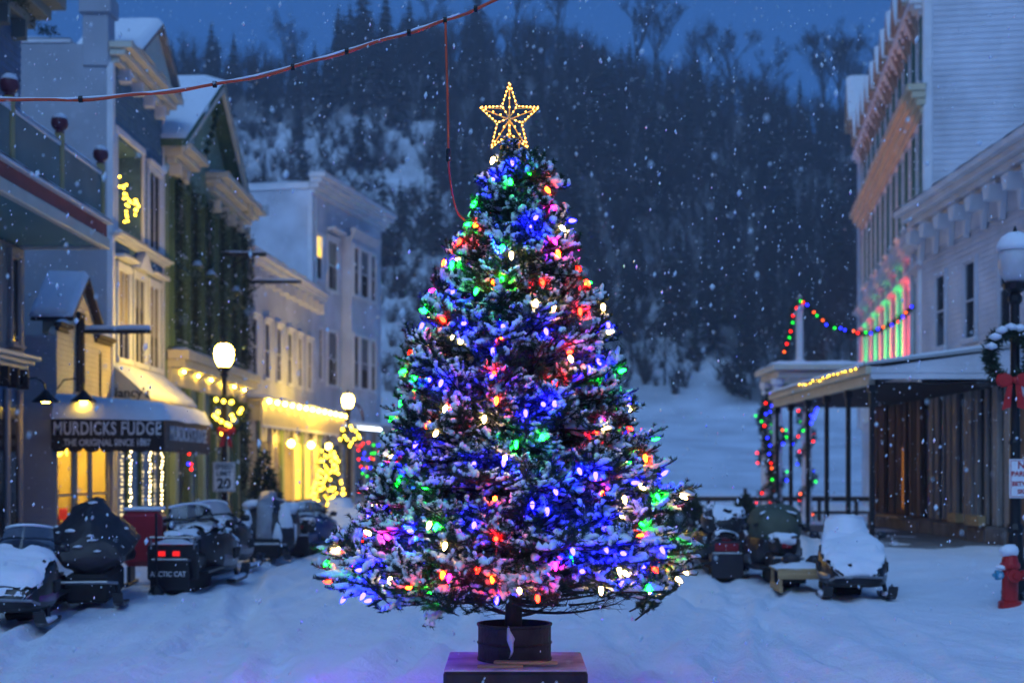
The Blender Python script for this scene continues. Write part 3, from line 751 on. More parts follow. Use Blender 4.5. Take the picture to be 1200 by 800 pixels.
for k, (D, lab) in enumerate(((36.75, 'warm white light string hanging beside the lit fudge shop door'), (38.75, 'left of the two warm white light strings edging the dark shop window'), (40.05, 'right of the two warm white light strings edging the dark shop window'))):
    light_string(lab, [(-9.86, D, 2.9), (-9.86, D, .75)], 20, .026, 'fairy', jit=.02)
light_string('warm white light string along the foot of the dark shop window', [(-9.86, 36.6, .72), (-9.84, 38, .66), (-9.86, 40.2, .72)], 18, .026, 'fairy', jit=.03)
light_string('short coloured light string in the shop doorway before the green house', [(-9.5, 42.0, 2.75), (-9.5, 42.1, 1.8)], 6, .04, jit=.1)
# ------------------------------------------------------------------ left 4: green gabled house
b = left_b('green_house', 'green gabled house hung with dark garlands and cream cornices behind the lamp post', 'building', -9.9, 40.9)
L = 11.6
wallbox(b, L, 9, 11.3, 'pale_green')
siding(b, 'pale_green', 0, L, 5.5, 11.2, e=.15)
def gw(z): k = max(0, (z-11.3)/2.9); return (.1+4.9*k, 9.6-4.6*k)
MB().prism([(.1, 11.3), (9.6, 11.3), (5.0, 14.2)], .012, 1).build('gable', 'green_paint', b)
siding(b, 'pale_green', 0, L, 11.3, 14.1, wfn=gw, e=.15, name='gable_siding')
for xa, sg in ((-.45, 1), (10.1, -1)):
    MB().prism([(xa, 11.15), (5.0, 14.3), (5.0, 14.5), (xa, 11.35)], -.6, 8).build('gable_roof', 'green_paint', b)
    sloped_snow([(xa-.02*sg, -.62, 11.36), (xa-.02*sg, 8, 11.36), (5.0, 8, 14.5), (5.0, -.62, 14.5)], .16, b)
    MB().prism([(xa, 11.0), (5.0, 14.12), (5.0, 14.3), (xa, 11.15)], -.62, -.5).build('barge_board', 'pale_cream', b)
for k in range(7):
    z = 13.4-k*.32; MB().lathe([(.02, -.12), (.13, 0), (.02, .12)], 8, (4.3-k*.33, -.56, z-.1)).build('gable_ornament', 'dark_green', b)
d_ = MB(); d_.box(.6, 1.9, .9, 4, 11.8, 13.4); d_.prism([(.4, 13.4), (2.1, 13.4), (1.25, 14.1)], .7, 4); d_.build('dormer', 'pale_green', b)
sloped_snow([(.35, .65, 13.42), (.35, 4, 13.42), (1.25, 4, 14.14), (1.25, .65, 14.14)], .1, b, 'dormer_snow')
cornice(b, -.1, 1.9, 10.75, .5, .75, 'pale_cream'); cornice(b, 5.2, L+.25, 11.0, .55, .75, 'pale_cream')
for x in (.15, 1.0, 5.6, 6.9, 8.2, 9.5, 10.8): MB().prism([(-.1, 10.74), (.1, 10.74), (.1, 10.35), (-.1, 10.45)], -.38, 0).build('bracket', 'pale_cream', b, (x, 0, 0))
for k, x in enumerate((1.4, 3.4, 5.4, 7.5, 9.6, 10.9)):
    window(b, x, 8.3, .8, 1.75, 0, 'green_paint', hood=True, rows=1); window(b, x, 5.75, .8, 1.9, 0, 'green_paint', hood=True, rows=1)
for k, x in enumerate((.3, 2.4, 4.4, 6.5, 8.5, 10.3, L-.15)):
    MB().cbox(x-.16, x+.16, -.16, 0, 5.5, 10.7, .02).build('pilaster', 'green_paint', b)
    V, T = garland_tris([(x, -.24, 10.5), (x, -.26, 8), (x, -.24, 5.6)], .24, 1100, 40+k, .16); put('garland', npmesh('garland', V, T, 'garland'), b)
    if k in (1, 2, 4): a = MB().cbox(x-.28, x+.28, -.45, -.18, 8.05, 8.12, .02).build('ledge', 'green_paint', b); snowslab([(x-.3, -.5), (x+.3, -.5), (x+.3, -.15), (x-.3, -.15)], 8.12, .22, a)
# porch entablature, lit from below
e_ = MB(); e_.cbox(-.05, L, -.5, 0, 4.9, 5.12, .015); e_.cbox(-.1, L+.03, -.62, 0, 5.123, 5.4, .02); e_.build('entablature', 'cream', b)
snowslab([(-.1, -.62), (L, -.62), (L, 0), (-.1, 0)], 5.4, .08, b, 'entablature_snow')
MB().box(0, L-.02, -.12, 0, 4.4, 4.898).build('frieze', 'cream', b)
for i in range(6): put('soffit_bulb', ball_mesh(.03, 'soffit_glow'), b, (1.2+i*1.9, -.2, 4.84))
for k, x in enumerate((.1, 1.9, 3.8, 5.7, 7.6, 9.5, L-.4)):
    MB().cbox(x, x+.32, -.2, 0, 0, 4.39, .02).build('pilaster', ('pale_green', 'green_paint')[k % 2], b)
    if k < 6:
        MB().box(x+.34, x+1.48, -.04, 0, .6, 3.5).build('shop_pane', 'dark_glass', b); MB().cbox(x+.34, x+1.48, -.09, 0, .05, .58, .02).build('stall_riser', 'dark_green', b)
        MB().cbox(x+.88, x+.94, -.075, -.042, .6, 3.5, .008).build('mullion', 'pale_green', b)
V, T = garland_tris([(10.4, -.3, 4.3), (10.4, -.3, 1.2)], .26, 900, 77, .16); put('garland', npmesh('garland', V, T, 'garland'), b)
for (X0, X1, D, z, lab) in ((-9.9, -8.3, 48.0, 9.2, 'snow-dusted iron arm jutting from the green house'), (-10.6, -8.15, 55.0, 9.2, 'dark iron arm jutting over the white wing with narrow windows')):
    t = thing('bracket_arm', lab, 'bracket', (X0, D, z)); MB().box(0, X1-X0, -.05, .05, -.06, .06).build('bar', 'black_iron', t); MB().tube([(.05, 0, -.7), (1.0, 0, -.05)], .025, 5).build('brace', 'black_iron', t); snowslab([(0, -.06), (X1-X0, -.06), (X1-X0, .06), (0, .06)], .06, .06, t)

# ------------------------------------------------------------------ left 5: long white wing with the bulb-edged canopy
b = left_b('white_wing', 'low white building with narrow windows above a bulb-edged canopy', 'building', -10.5, 52.75, 4)
L = 16.4
wallbox(b, L, 8, 10.4, 'white_siding'); siding(b, 'white_siding', 0, L, 4.4, 10.0, e=.16)
cornice(b, 0, L, 9.9, .6, .55, 'white_paint')
for i in range(13): MB().prism([(-.07, 9.9), (.07, 9.9), (.07, 9.4), (-.07, 9.5)], -.4, 0).build('bracket', 'white_paint', b, (.6+i*1.25, 0, 0))
for i in range(7): window(b, 1.55+i*2.06, 5.7, .72, 2.25, 0, hood=True, rows=2)
# canopy: siding fascia, roof, soffit
ca = MB().box(-.1, L-.05, -1.25, -.01, 4.5, 4.58).build('canopy', 'cream', b)
MB().cbox(-.1, L, -1.33, -1.22, 3.52, 3.62, .01).build('canopy_trim', 'white_paint', ca)
mb = MB(); mb.clap(-.1, L, 3.62, 4.5, -1.26, .11); mb.box(-.1, L, -1.25, -1.2, 3.621, 4.5); mb.build('canopy_siding', 'cream', ca, fix=False, kind='stuff')
MB().cbox(-.12, L+.02, -1.36, -1.2, 4.50, 4.62, .015).build('canopy_cap', 'cream', ca)
snowslab([(-.12, -1.36), (L, -1.36), (L, -.01), (-.12, -.01)], 4.62, .12, ca, 'canopy_snow')
icm = MB()
for i in range(70): x = random.uniform(0, L); l = random.uniform(.08, .3); icm.tube([(x, -1.28, 3.52), (x, -1.28, 3.52-l)], [.022, .003], 4)
icm.build('icicles', 'sky_glass', ca, kind='stuff')
wing = b
t = thing('canopy_lights', 'row of round white bulbs along the top of the cream canopy', 'lights', b.location, b.rotation_euler.z)
MB().tube([(.2, -1.42, 4.55), (8, -1.42, 4.54), (L-.2, -1.42, 4.55)], .012, 4).build('wire', 'black_iron', t)
for i in range(13): put('bulb', ball_mesh(.085, 'warm_bulb'), t, (.3+i*1.28, -1.45, 4.50))
# shop front under the canopy
for i in range(9):
    x = .1+i*2.0; MB().cbox(x, x+.28, -.14, 0, 0, 3.9, .02).build('pilaster', 'pale_cream' if i % 2 else 'pale_green', b)
    if i < 8:
        m_ = 'lit_curtain' if i in (5, 6, 7) else ('curtain' if i in (1, 2, 4) else 'dark_glass')
        MB().box(x+.3, x+1.98, -.03, 0, .6, 3.1).build('shop_pane', m_, b); MB().cbox(x+.3, x+1.98, -.07, 0, .05, .58, .02).build('stall_riser', 'dark_wood', b)
        for k in range(3): MB().cbox(x+.72+k*.42, x+.77+k*.42, -.06, -.032, .6, 3.1, .008).build('mullion', 'pale_cream', b)
for i in (3, 5, 7):
    la = MB().tube([(1.2+i*2.0, -.7, 3.5), (1.2+i*2.0, -.7, 3.2)], .015, 5).build('pendant_cord', 'black_iron', b)
    put('pendant_bulb', ball_mesh(.15, 'room_lamp', 12), la, (1.2+i*2.0, -.7, 3.05))
# gold-lit little tree in front of the shop window
def bauble_tree(label, X, D, h, r, n, m, seed):
    t = thing('lit_bush', label, 'bush', (X, D, .1)); rr = random.Random(seed)
    MB().tube([(0,0,0), (0,0,h)], [.05, .02], 6).build('stem', 'bark', t)
    V, T = garland_tris([(0,0,.3), (0,0,h)], r*.9, 900, seed, .2); put('foliage', npmesh('foliage', V, T, 'garland'), t)
    for i in range(n):
        z = rr.uniform(.25, h); a = rr.random()*6.283; q = r*(1-.7*(z/h))*rr.uniform(.6, 1.05); put('bulb', ball_mesh(.045, m), t, (q*math.cos(a), q*math.sin(a), z))
bauble_tree('small bush smothered in golden lights under the cream canopy', -7.9, 61.5, 2.7, 1.0, 110, 'gold_bulb', 3)

# ------------------------------------------------------------------ left 6: tall white house with bay window
b = left_b('white_house', 'tall white clapboard house with heavy cornice and bay windows beyond the street lamps', 'building', -9.75, 69.2, 12)
L = 11.3
wallbox(b, L, 9, 15.9, 'white_siding'); siding(b, 'white_siding', 0, L, 4, 15.5, e=.17)
siding(b, 'white_siding', -9, 0, 4, 15.6, M=NEAR_L, e=.17, name='side_siding')
cornice(b, -.05, L+.3, 15.4, .95, .8, 'white_paint', steps=4)
MB().cbox(-.08, .1, .1, 9, 15.6, 15.95, .03).build('side_coping', 'white_paint', b); snowslab([(-.1, .1), (.8, .1), (.8, 9), (-.1, 9)], 15.95, .12, b, 'roof_snow')
MB().cbox(-.05, .22, -.05, .2, 3, 15.4, .02).build('corner_board', 'white_paint', b)
MB().tube([(.32, -.1, 15.2), (.32, -.1, 4.5)], .05, 6).build('downpipe', 'white_paint', b)
for z_ in (14.4, 9.6): MB().cbox(-.05, -.03, 2.2, 2.7, z_, z_+.5, .01).build('vent', 'grey_siding', b)
wl = window(b, .95, 11.3, .75, 2.2, 0, rows=2)
MB().box(-.33, .33, -.039, -.0325, 1.14, 2.12).build('lit_blind', 'lit_curtain', wl)
window(b, .95, 6.4, .75, 2.5, 0)
for z, h in ((11.0, 2.5), (6.2, 2.7)):
    window(b, 2.95, z, 1.35, h, 0, rows=2, hood=z > 10)
    for xx, w_ in ((5.1, .7), (6.5, 1.3), (8.0, .7)): window(b, xx, z, w_, h, -.55, rows=2)
    window(b, 10.0, z, .9, h, 0)
ba = MB().prism([(4.5, 4.5), (8.6, 4.5), (8.6, 14.0), (4.5, 14.0)], -.54, 0).build('bay', 'white_siding', b)
cornice(b, 4.4, 8.7, 14.0, .4, .3, 'white_paint', name='bay_cornice', y=-.54)
h_ = MB().cbox(2.0, 3.9, -.5, 0, 13.95, 14.1, .03).build('window_hood', 'white_paint', b); snowslab([(2, -.5), (3.9, -.5), (3.9, 0), (2, 0)], 14.1, .12, h_)
ca = MB().box(0, L+3, -1.3, -.01, 4.0, 4.3).build('canopy', 'grey_siding', b); snowslab([(0, -1.35), (L+3, -1.35), (L+3, 0), (0, 0)], 4.3, .14, ca, 'canopy_snow')
MB().box(.6, 7.0, -1.36, -1.305, 4.03, 4.12).build('tube_light', 'cool_tube', ca)
arc = MB()
pts = [(3.2+1.2*math.cos(a), -1.2, 4.35+.9*math.sin(a)) for a in np.linspace(0, math.pi, 12)]
arc.tube(pts, .07, 6); arc.build('arched_sign', 'brown_wood', b)
for i in range(6): x = .3+i*1.9; MB().cbox(x, x+.3, -.15, 0, 0, 3.98, .02).build('pilaster', 'grey_siding', b); MB().box(x+.32, x+1.88, -.04, 0, .5, 3.2).build('shop_pane', 'dark_glass', b)
rr = random.Random(5)
t = thing('net_lights', 'net of small coloured lights on the shop front beside the big tree', 'lights', (-8.4, 68.5, 0), R(90-12))
for i in range(7): MB().tube([(i*.6, -.9, 3.4), (i*.6+.05, -.9, .8)], .008, 4).build('wire', 'wire_green', t)
for i in range(7):
    for k in range(7): (put('bulb', ball_mesh(.05, rr.choice(COLS)), t, (i*.6+rr.uniform(-.2, .2), -.92, .9+k*.38+rr.uniform(-.12, .12))) if rr.random() < .6 else None)

# ------------------------------------------------------------------ right 1: white bracketed building with porch
b = right_b('white_store', 'white clapboard store with bracketed cornice over a plank shop front at the right', 'building', 11.5, 45.2)
L = 17.2; n0 = 5.3     # upper storey starts n0 along
MB().box(n0, L, .012, 9, 3.6, 8.9).build('wall', 'white_siding', b); MB().box(0, L, .05, 9, -.3, 3.6).build('lower_wall', 'brown_wood', b)
MB().box(n0-.03, n0, .012, 9, 3.6, 8.9).build('end_wall', 'white_siding', b)
siding(b, 'white_siding', n0, L, 4.3, 7.9, e=.14)
cornice(b, n0, L, 8.55, .65, .75, 'white_paint', steps=4)
MB().box(n0, L, -.05, 0, 7.9, 8.548).build('frieze', 'white_siding', b)
for i in range(8):
    x = n0+.35+1.3*i
    q = MB(); q.prism([(-.24, 8.54), (.24, 8.54), (.05, 7.75), (-.05, 7.75)], -.18, -.052); q.prism([(-.28, 8.54), (.28, 8.54), (.14, 8.2), (-.14, 8.2)], -.5, -.182); q.build('bracket', 'white_paint', b, (x, 0, 0))
for D in (38.0, 35.55, 33.0, 30.4): window(b, 45.2-D, 5.2, .8, 1.95, 0, 'white_siding', 'sky_glass', rows=2, c=.09)
# shop front: upright boards and dark glass
xx = .1; k = 0
while xx < 12.4:
    wd = random.choice((.14, .2, .28, .34)) if xx > 5.2 else random.choice((.1, .14, .18)); m_ = 'grey_wood' if xx > 6 else 'brown_wood'
    MB().cbox(xx, xx+wd, -random.uniform(.06, .16), .05, .62, 3.95, .015).build('upright_board', m_, b)
    xx += wd + random.choice((.22, .3, .45, .6)); k += 1
MB().box(.05, 12.4, -.02, .049, .62, 3.9).build('shop_glass', 'dark_glass', b)
MB().box(3.42, 3.6, -.03, -.021, .8, 2.6).build('lit_slit', mat('amber_slit', (.9, .35, .05), .5, 0, emit=(1, .36, .04), estr=.45), b)
for i in range(9): MB().cbox(.05+i*1.4, 1.42+i*1.4, -.22, .05, -.1, .6-.04*(i % 2), .03).build('base_stone', 'stone', b)
MB().cbox(2.2, 4.6, -.5, -.23, .55, .62, .01).build('bench_plank', 'raw_wood', b); MB().cbox(9.0, 9.7, -.42, -.24, .62, .85, .01).build('wood_box', 'raw_wood', b); MB().cbox(10.3, 11.4, -.42, -.24, .6, .85, .01).build('wood_box', 'raw_wood', b)
# porch
p0, p1 = .4, 12.7
ro = MB().xprism([(-3.3, 4.02), (-3.3, 4.26), (0, 4.72), (0, 4.02)], p1-.12, p1); 
pr = ro.build('porch_end', 'white_siding', b)
siding(pr, 'white_siding', -3.3, -.03, 4.02, 4.3, M=near_r(p1), e=.14, name='end_siding')
MB().xprism([(-3.35, 4.2), (-3.35, 4.27), (0, 4.74), (0, 4.66)], p0, p1-.121).build('porch_roof', 'dark_wood', b)
MB().box(p0, p1-.13, -3.1, -.06, 3.9, 3.96).build('porch_ceiling', 'dark_wood', b)
MB().cbox(p0, p1+.02, -3.42, -3.3, 4.14, 4.33, .01).build('porch_fascia', 'cream', b); MB().cbox(p0, p1-.2, -3.3, -3.15, 3.9, 4.138, .01).build('porch_beam', 'cream', b)
MB().xprism([(-3.45, 4.335), (-3.45, 4.39), (0, 4.83), (0, 4.745)], p1-.12, p1+.05).build('roof_edge', 'grey_siding', b)
sloped_snow([(p0, -3.47, 4.33), (p1+.03, -3.47, 4.33), (p1+.03, 0, 4.81), (p0, 0, 4.81)], .11, b, 'porch_snow', 30, 6)
for D in (32.7, 35.0, 37.4, 39.8, 42.2, 44.4):
    x = 45.2-D; o = MB(); o.cbox(x-.055, x+.055, -3.28, -3.17, 0, 3.9, .015); o.cbox(x-.1, x+.1, -3.33, -3.12, 0, .25, .02); o.cbox(x-.09, x+.09, -3.32, -3.13, 3.7, 3.899, .02); o.build('porch_post', 'black_iron', b)
MB().box(0, p1, -3.5, -.06, -.2, .2).build('boardwalk', 'stone', b)
t = light_string('warm lights along the cream fascia of the right-hand porch', [(11.5-3.45, 33.2, 4.33), (11.5-3.45, 36, 4.3), (11.5-3.45, 40, 4.3)], 16, .017, 'gold_bulb', jit=.03)

# ------------------------------------------------------------------ right 2: small porch with garlanded columns
t = thing('garland_porch', 'small flat-roofed porch with white columns wound in garland and coloured lights', 'porch', (9.3, 48.5, 0))
rf = MB(); rf.cbox(-.3, 4.5, -.3, 3, 5.05, 5.3, .03); rf.cbox(-.5, 4.7, -.5, 3.2, 5.302, 5.5, .04); r_ = rf.build('roof', 'pale_cream', t); snowslab([(-.5, -.5), (4.7, -.5), (4.7, 3.2), (-.5, 3.2)], 5.5, .15, r_)
for i, (x, y) in enumerate(((-.25, 0), (.75, 0), (-.25, 2.2))):
    c_ = MB().lathe([(.24, 0), (.24, .3), (.17, .35), (.15, 4.8), (.22, 4.85), (.22, 5.04)], 12, (x, y, 0)).build('column', 'white_paint', t, smooth=False)
    hel = [(x+.24*math.cos(a*1.6), y+.24*math.sin(a*1.6), .3+a*.36) for a in np.linspace(0, 12.5, 40)]
    V, T = garland_tris(hel, .17, 1500, 90+i, .15); put('garland', npmesh('garland', V, T, 'garland'), c_)
    bulbs(c_, along([(x+.36*math.cos(a*1.6), y+.36*math.sin(a*1.6), .3+a*.36) for a in np.linspace(0, 12.5, 40)], 13, .08), .04)
up = MB().lathe([(.17, 0), (.17, .2), (.12, .24), (.12, 1.9), (.19, 1.95), (.19, 2.1), (.05, 2.2), (.09, 2.32), (.01, 2.45)], 10, (.55, .2, 5.5)).build('roof_column', 'white_paint', t)
def bulb_garland(label, path, rad, n, nb, seed, l=.12, rb=.038, snow=False):
    o = Vector(path[0]); loc = [tuple(Vector(p)-o) for p in path]; t = thing('garland', label, 'garland', tuple(o))
    V, T = garland_tris(loc, rad, n, seed, l); put('greenery', npmesh('greenery', V, T, 'garland'), t); bulbs(t, [(q[0], q[1]-rad*.8, q[2]) for q in along(loc, nb, rad*.4)], rb)
    MB().tube(loc, .02, 5).build('core', 'wire_green', t)
A = Vector((9.85, 48.6, 7.75)); Bq = Vector((13.6, 48.2, 7.5))
bulb_garland('garland with coloured bulbs swagged from the white roof column to the hotel', [tuple(A.lerp(Bq, s) + Vector((0, 0, -1.05*(1-(2*s-1)**2)))) for s in np.linspace(0, 1, 17)], .15, 1500, 20, 60)
bulb_garland('garland with coloured bulbs drooping down the left of the roof column', [(9.85, 48.5, 7.75), (9.5, 48.4, 7.3), (9.45, 48.3, 6.6), (9.2, 48.2, 5.8)], .14, 600, 8, 61)
bulb_garland('drooping lit garland hanging off the left side of the garlanded porch', [(8.7, 48.2, 4.6), (8.45, 48.1, 3.6), (8.65, 48.0, 2.6), (8.8, 48, 1.5), (8.95, 48, .7)], .22, 1500, 14, 62, .18)
bulb_garland('lit garland swagged between the garlanded columns', [(9.05, 48.2, 3.4), (9.5, 48.1, 2.8), (10.0, 48.2, 3.6), (10.35, 48.2, 4.2)], .1, 500, 8, 63)
light_string('slanting string of deep blue lights under the right-hand porch roof', [(9.75, 46.5, 3.45), (10.05, 46.5, 4.1), (10.3, 46.5, 4.55)], 9, .055, 'mini_blue', jit=.04)

# ------------------------------------------------------------------ right 3: the long hotel
b = right_b('hotel', 'tall white hotel with green shutters and snow-capped dormers at the right', 'building', 17.8, 72.4, 9)
L = 24.7
wallbox(b, L, 10, 18.0, 'white_siding'); siding(b, 'white_siding', 0, L, 4, 18, e=.2)
siding(b, 'white_siding', 0, 10, 4, 24, M=near_r(L), e=.2, name='side_siding'); MB().box(L-.3, L-.01, .02, 10, 17.99, 24).build('gable_end', 'white_siding', b)
MB().cbox(L-.3, L+.05, -.06, .25, 3, 24, .03).build('corner_board', 'white_paint', b)
MB().xprism([(-.35, 17.95), (-.35, 18.1), (5, 24), (10, 24), (10, 17.95)], 0, L-.31).build('roof', 'grey_wood', b)
nb_ = 11; bw = (L-1.0)/nb_
for i in range(nb_):
    x = .7+bw*(i+.5)
    for z, h in ((15.3, 2.3), (11.0, 2.7), (5.6, 2.9)):
        window(b, x, z, .72, h, 0, 'white_paint', snow=z > 8)
        for s_ in (-1, 1): MB().cbox(x+s_*.66-.22, x+s_*.66+.22, -.08, 0, z-.02, z+h+.02, .02).build('shutter', 'shutter_green', b)
    if i < nb_: MB().cbox(x+bw/2-.13, x+bw/2+.13, -.2, 0, 4.2, 9.6, .02).build('pilaster', 'white_paint', b)
def hood_dormer(x, z, w, h, out, nm, inn=.3):
    """gabled hood that juts over the front; its near slope carries snow"""
    o = MB().prism([(x-w/2, z), (x+w/2, z), (x, z+h)], -out, inn).build(nm, 'hood_wood', b)
    for s_ in (-1, 1):
        MB().prism([(x+s_*(w/2+.12), z-.12), (x, z+h+.04), (x, z+h+.16), (x+s_*(w/2+.12), z)], -out-.12, inn+.05).build('hood_roof', 'hood_wood', o)
        sloped_snow([(x+s_*(w/2+.14), -out-.14, z+.01), (x+s_*(w/2+.14), inn+.05, z+.01), (x, inn+.05, z+h+.17), (x, -out-.14, z+h+.17)], .13, o, 'hood_snow', 5, 5)
    for s_ in (-1, 1): MB().xprism([(-out*.95, z-.02), (0, z-.02), (0, z-1.1), (-.12, z-1.1)], x+s_*w*.36-.07, x+s_*w*.36+.07).build('hood_bracket', 'hood_wood', o)
mat('hood_wood', (.46, .33, .24), .7, .2, 2)
for i in range(10): hood_dormer(2.9+i*2.25, 18.0, 1.2, 1.15, .55, 'dormer')
cornice(b, -.05, L-.3, 17.4, .5, .5, 'white_paint')
cornice(b, -.05, L-.02, 14.0, .95, .6, 'cream', steps=4, name='mid_cornice')
cornice(b, -.05, L-.02, 9.6, .3, .45, 'white_paint', name='balcony_band'); cornice(b, -.05, L-.02, 8.75, .22, .3, 'white_paint', name='lower_band', snow=False)
hood_dormer(.2, 19.4, 2.2, 2.3, .65, 'end_gable', .5)
MB().box(-.9, .9, -.15, 1.3, 4, 19.38).build('end_bay', 'white_siding', b)
# small floodlights that colour the lower front
ORDS = ['first', 'second', 'third', 'fourth', 'fifth']
def flood(x, c, nm, e, k_, tilt=133, z=5.3, y=-2.2, sz=52):
    f_ = MB(); f_.cbox(-.14, .14, -.1, .1, 0, .2, .03); f_.tube([(0, 0, -.15), (0, 0, .02)], .03, 6)
    M_ = b.matrix_basis; 
    t = thing('floodlight', f'{ORDS[k_]} small {nm} floodlight from the far end of the hotel front', 'floodlight', tuple(Matrix.Translation(b.location) @ Matrix.Rotation(b.rotation_euler.z, 4, 'Z') @ Vector((x, y, z))), b.rotation_euler.z, 'hotel floodlights '+nm)
    f_.build('housing', 'black_iron', t)
    ld = bpy.data.lights.new('flood_'+nm, 'SPOT'); ld.energy = e; ld.color = c; ld.spot_size = R(sz); ld.spot_blend = .7; ld.shadow_soft_size = .08
    lo = bpy.data.objects.new('lamp_beam', ld); col.objects.link(lo); lo.parent = t; lo.location = (0, .12, .25); lo.rotation_euler = (R(tilt), 0, 0)
for i in range(10): flood(2.0+i*2.3, (1, .06, .06) if i % 2 == 0 else (.06, 1, .16), 'red' if i % 2 == 0 else 'green', 800, i//2, 128, 5.3, -2.2, 62)
for i in range(5): flood(2.6+i*4.6, (1, .30, .08), 'amber', 540, i, 160, 5.3, -3.4, 34)
# ------------------------------------------------------------------ street lamps
def street_lamp(X, D, label, lit):
    t = thing('street_lamp', label, 'street lamp', (X, D, .1), 0, 'street lamps')
    MB().lathe([(.19, -.2), (.19, .12), (.16, .16), (.15, .5), (.12, .6), (.11, .95), (.13, 1.0), (.1, 1.08)], 10).build('base', 'black_iron', t)
    MB().lathe([(.085, 1.05), (.075, 2.2), (.09, 2.24), (.07, 2.3), (.062, 4.2), (.1, 4.25), (.1, 4.32), (.07, 4.36)], 10).build('post', 'black_iron', t)
    MB().lathe([(.07, 4.36), (.16, 4.42), (.17, 4.5), (.14, 4.52)], 12).build('collar', 'black_iron', t)
    MB().lathe([(.13, 4.521), (.2, 4.62), (.245, 4.82), (.235, 4.95), (.17, 5.06), (.1, 5.09)], 16).build('globe', 'lamp_globe' if lit else 'globe_off', t, smooth=True)
    MB().lathe([(.12, 5.09), (.12, 5.13), (.05, 5.17), (.03, 5.26), (.01, 5.32)], 10).build('finial', 'black_iron', t)
    if not lit: MB().lathe([(.26, 4.97), (.25, 5.06), (.19, 5.17), (.09, 5.23), (.04, 5.235)], 16).build('globe_snow', 'snow_lump', t, smooth=True)
    return t
street_lamp(-7.45, 36.8, 'lit street lamp with speed limit sign, left of the big tree', True)
street_lamp(-7.1, 61.5, 'lit street lamp farther off by the cream bulb-edged canopy', True)
street_lamp(7.18, 20.3, 'unlit snow-capped street lamp at the right edge', False)
def wreath(X, D, z, r, label, nb, m, bow=True, seed=0, n=1400):
    t = thing('wreath', label, 'wreath', (X, D, z), 0)
    ring = [(r*math.cos(a), 0, r*math.sin(a)*1.15) for a in np.linspace(0, 2*math.pi, 25)]
    V, T = garland_tris(ring, r*.45, n, 300+seed, r*.35); put('greenery', npmesh('greenery', V, T, 'garland'), t)
    MB().tube(ring[:-1], .025, 5, closed=True).build('hoop', 'wire_green', t)
    if m: bulbs(t, [(q[0]*f_, -r*.45+random.uniform(-.05, .05), q[2]*f_) for q in along(ring, nb, .09) for f_ in (random.uniform(.35, 1.15),)], .05, 'gold_bulb' if m else m)
    if bow:
        q = MB(); zb = -r*1.15
        for s_ in (-1, 1): q.loft([(-.02, s_*.03, .02, -.03, .03, 2), (0, s_*.12, .10, -.09, .10, 2), (.04, s_*.15, .10, -.10, .11, 2), (.07, s_*.12, .03, -.04, .05, 2)], 8); q.prism([(s_*.02, -.02), (s_*.08, -.02), (s_*.17, -.42), (s_*.05, -.38)], .0, .02)
        q.blob((0, -.03, 0), .05, .05, .05, 1, 0, 1); q.build('bow', 'bow_red', t, (0, -r*.45, zb))
    return t
wreath(-7.33, 36.62, 3.35, .36, 'lit wreath with golden bulbs and red bow on the near left lamp post', 15, 'warm_bulb', seed=1)
wreath(-6.95, 61.3, 3.4, .36, 'lit wreath of warm bulbs on the farther left lamp post', 13, 'warm_bulb', False, seed=2)
t = wreath(7.05, 20.1, 3.55, .30, 'snowy evergreen wreath with red bow on the unlit right lamp post', 0, None, seed=3, n=2600)
for i, a in enumerate(np.linspace(.4, 2.9, 7)): MB().blob((.31*math.cos(a), -.08, .36*math.sin(a)+.05), .10, .08, .055, i, .3, 1).build('snow', 'snow_lump', t, smooth=True)
# signs
t = thing('speed_limit_sign', 'white SPEED LIMIT 20 sign on the left lamp post', 'sign', (px(262, 36.5), 36.55, px(262, 36.5, 558.5)[1]))
MB().cbox(-.29, .29, -.01, .01, -.38, .38, .008).build('plate', 'sign_white', t); fr = MB()
for a in ((-.27, .27, .345, .357), (-.27, .27, -.357, -.345), (-.27, -.258, -.345, .345), (.258, .27, -.345, .345)): fr.box(a[0], a[1], -.0145, -.0105, a[2], a[3])
fr.build('border', 'letter_black', t)
text('SPEED', .17, t, (0, -.013, .25), 0, 'letter_black', off=.004, ext=.003); text('LIMIT', .17, t, (0, -.013, .08), 0, 'letter_black', off=.004, ext=.003); text('20', .36, t, (0, -.013, -.18), 0, 'letter_black', off=.012, ext=.003)
MB().box(-.06, .06, .011, .05, -.1, .1).build('clamp', 'steel', t)
t = thing('no_parking_sign', 'white NO PARKING BETWEEN SIGNS plate with red letters at the right edge', 'sign', (px(1201.5, 20.1), 20.1, px(1200, 20.1, 560.5)[1]))
MB().cbox(-.225, .225, -.008, .008, -.275, .275, .006).build('plate', 'sign_white', t)
for s_, sz, z in (('NO', .14, .185), ('PARKING', .095, .065), ('BETWEEN', .085, -.075), ('SIGNS', .085, -.185)): text(s_, sz, t, (0, -.0105, z), 0, 'letter_red', off=.003, ext=.002)
fr = MB()
for a in ((-.21, .21, .25, .258), (-.21, .21, -.258, -.25), (-.21, -.202, -.25, .25), (.202, .21, -.25, .25)): fr.box(a[0], a[1], -.0115, -.0085, a[2], a[3])
fr.build('border', 'letter_red', t); MB().box(-.16, -.02, .009, .12, -.06, .06).build('clamp', 'steel', t)
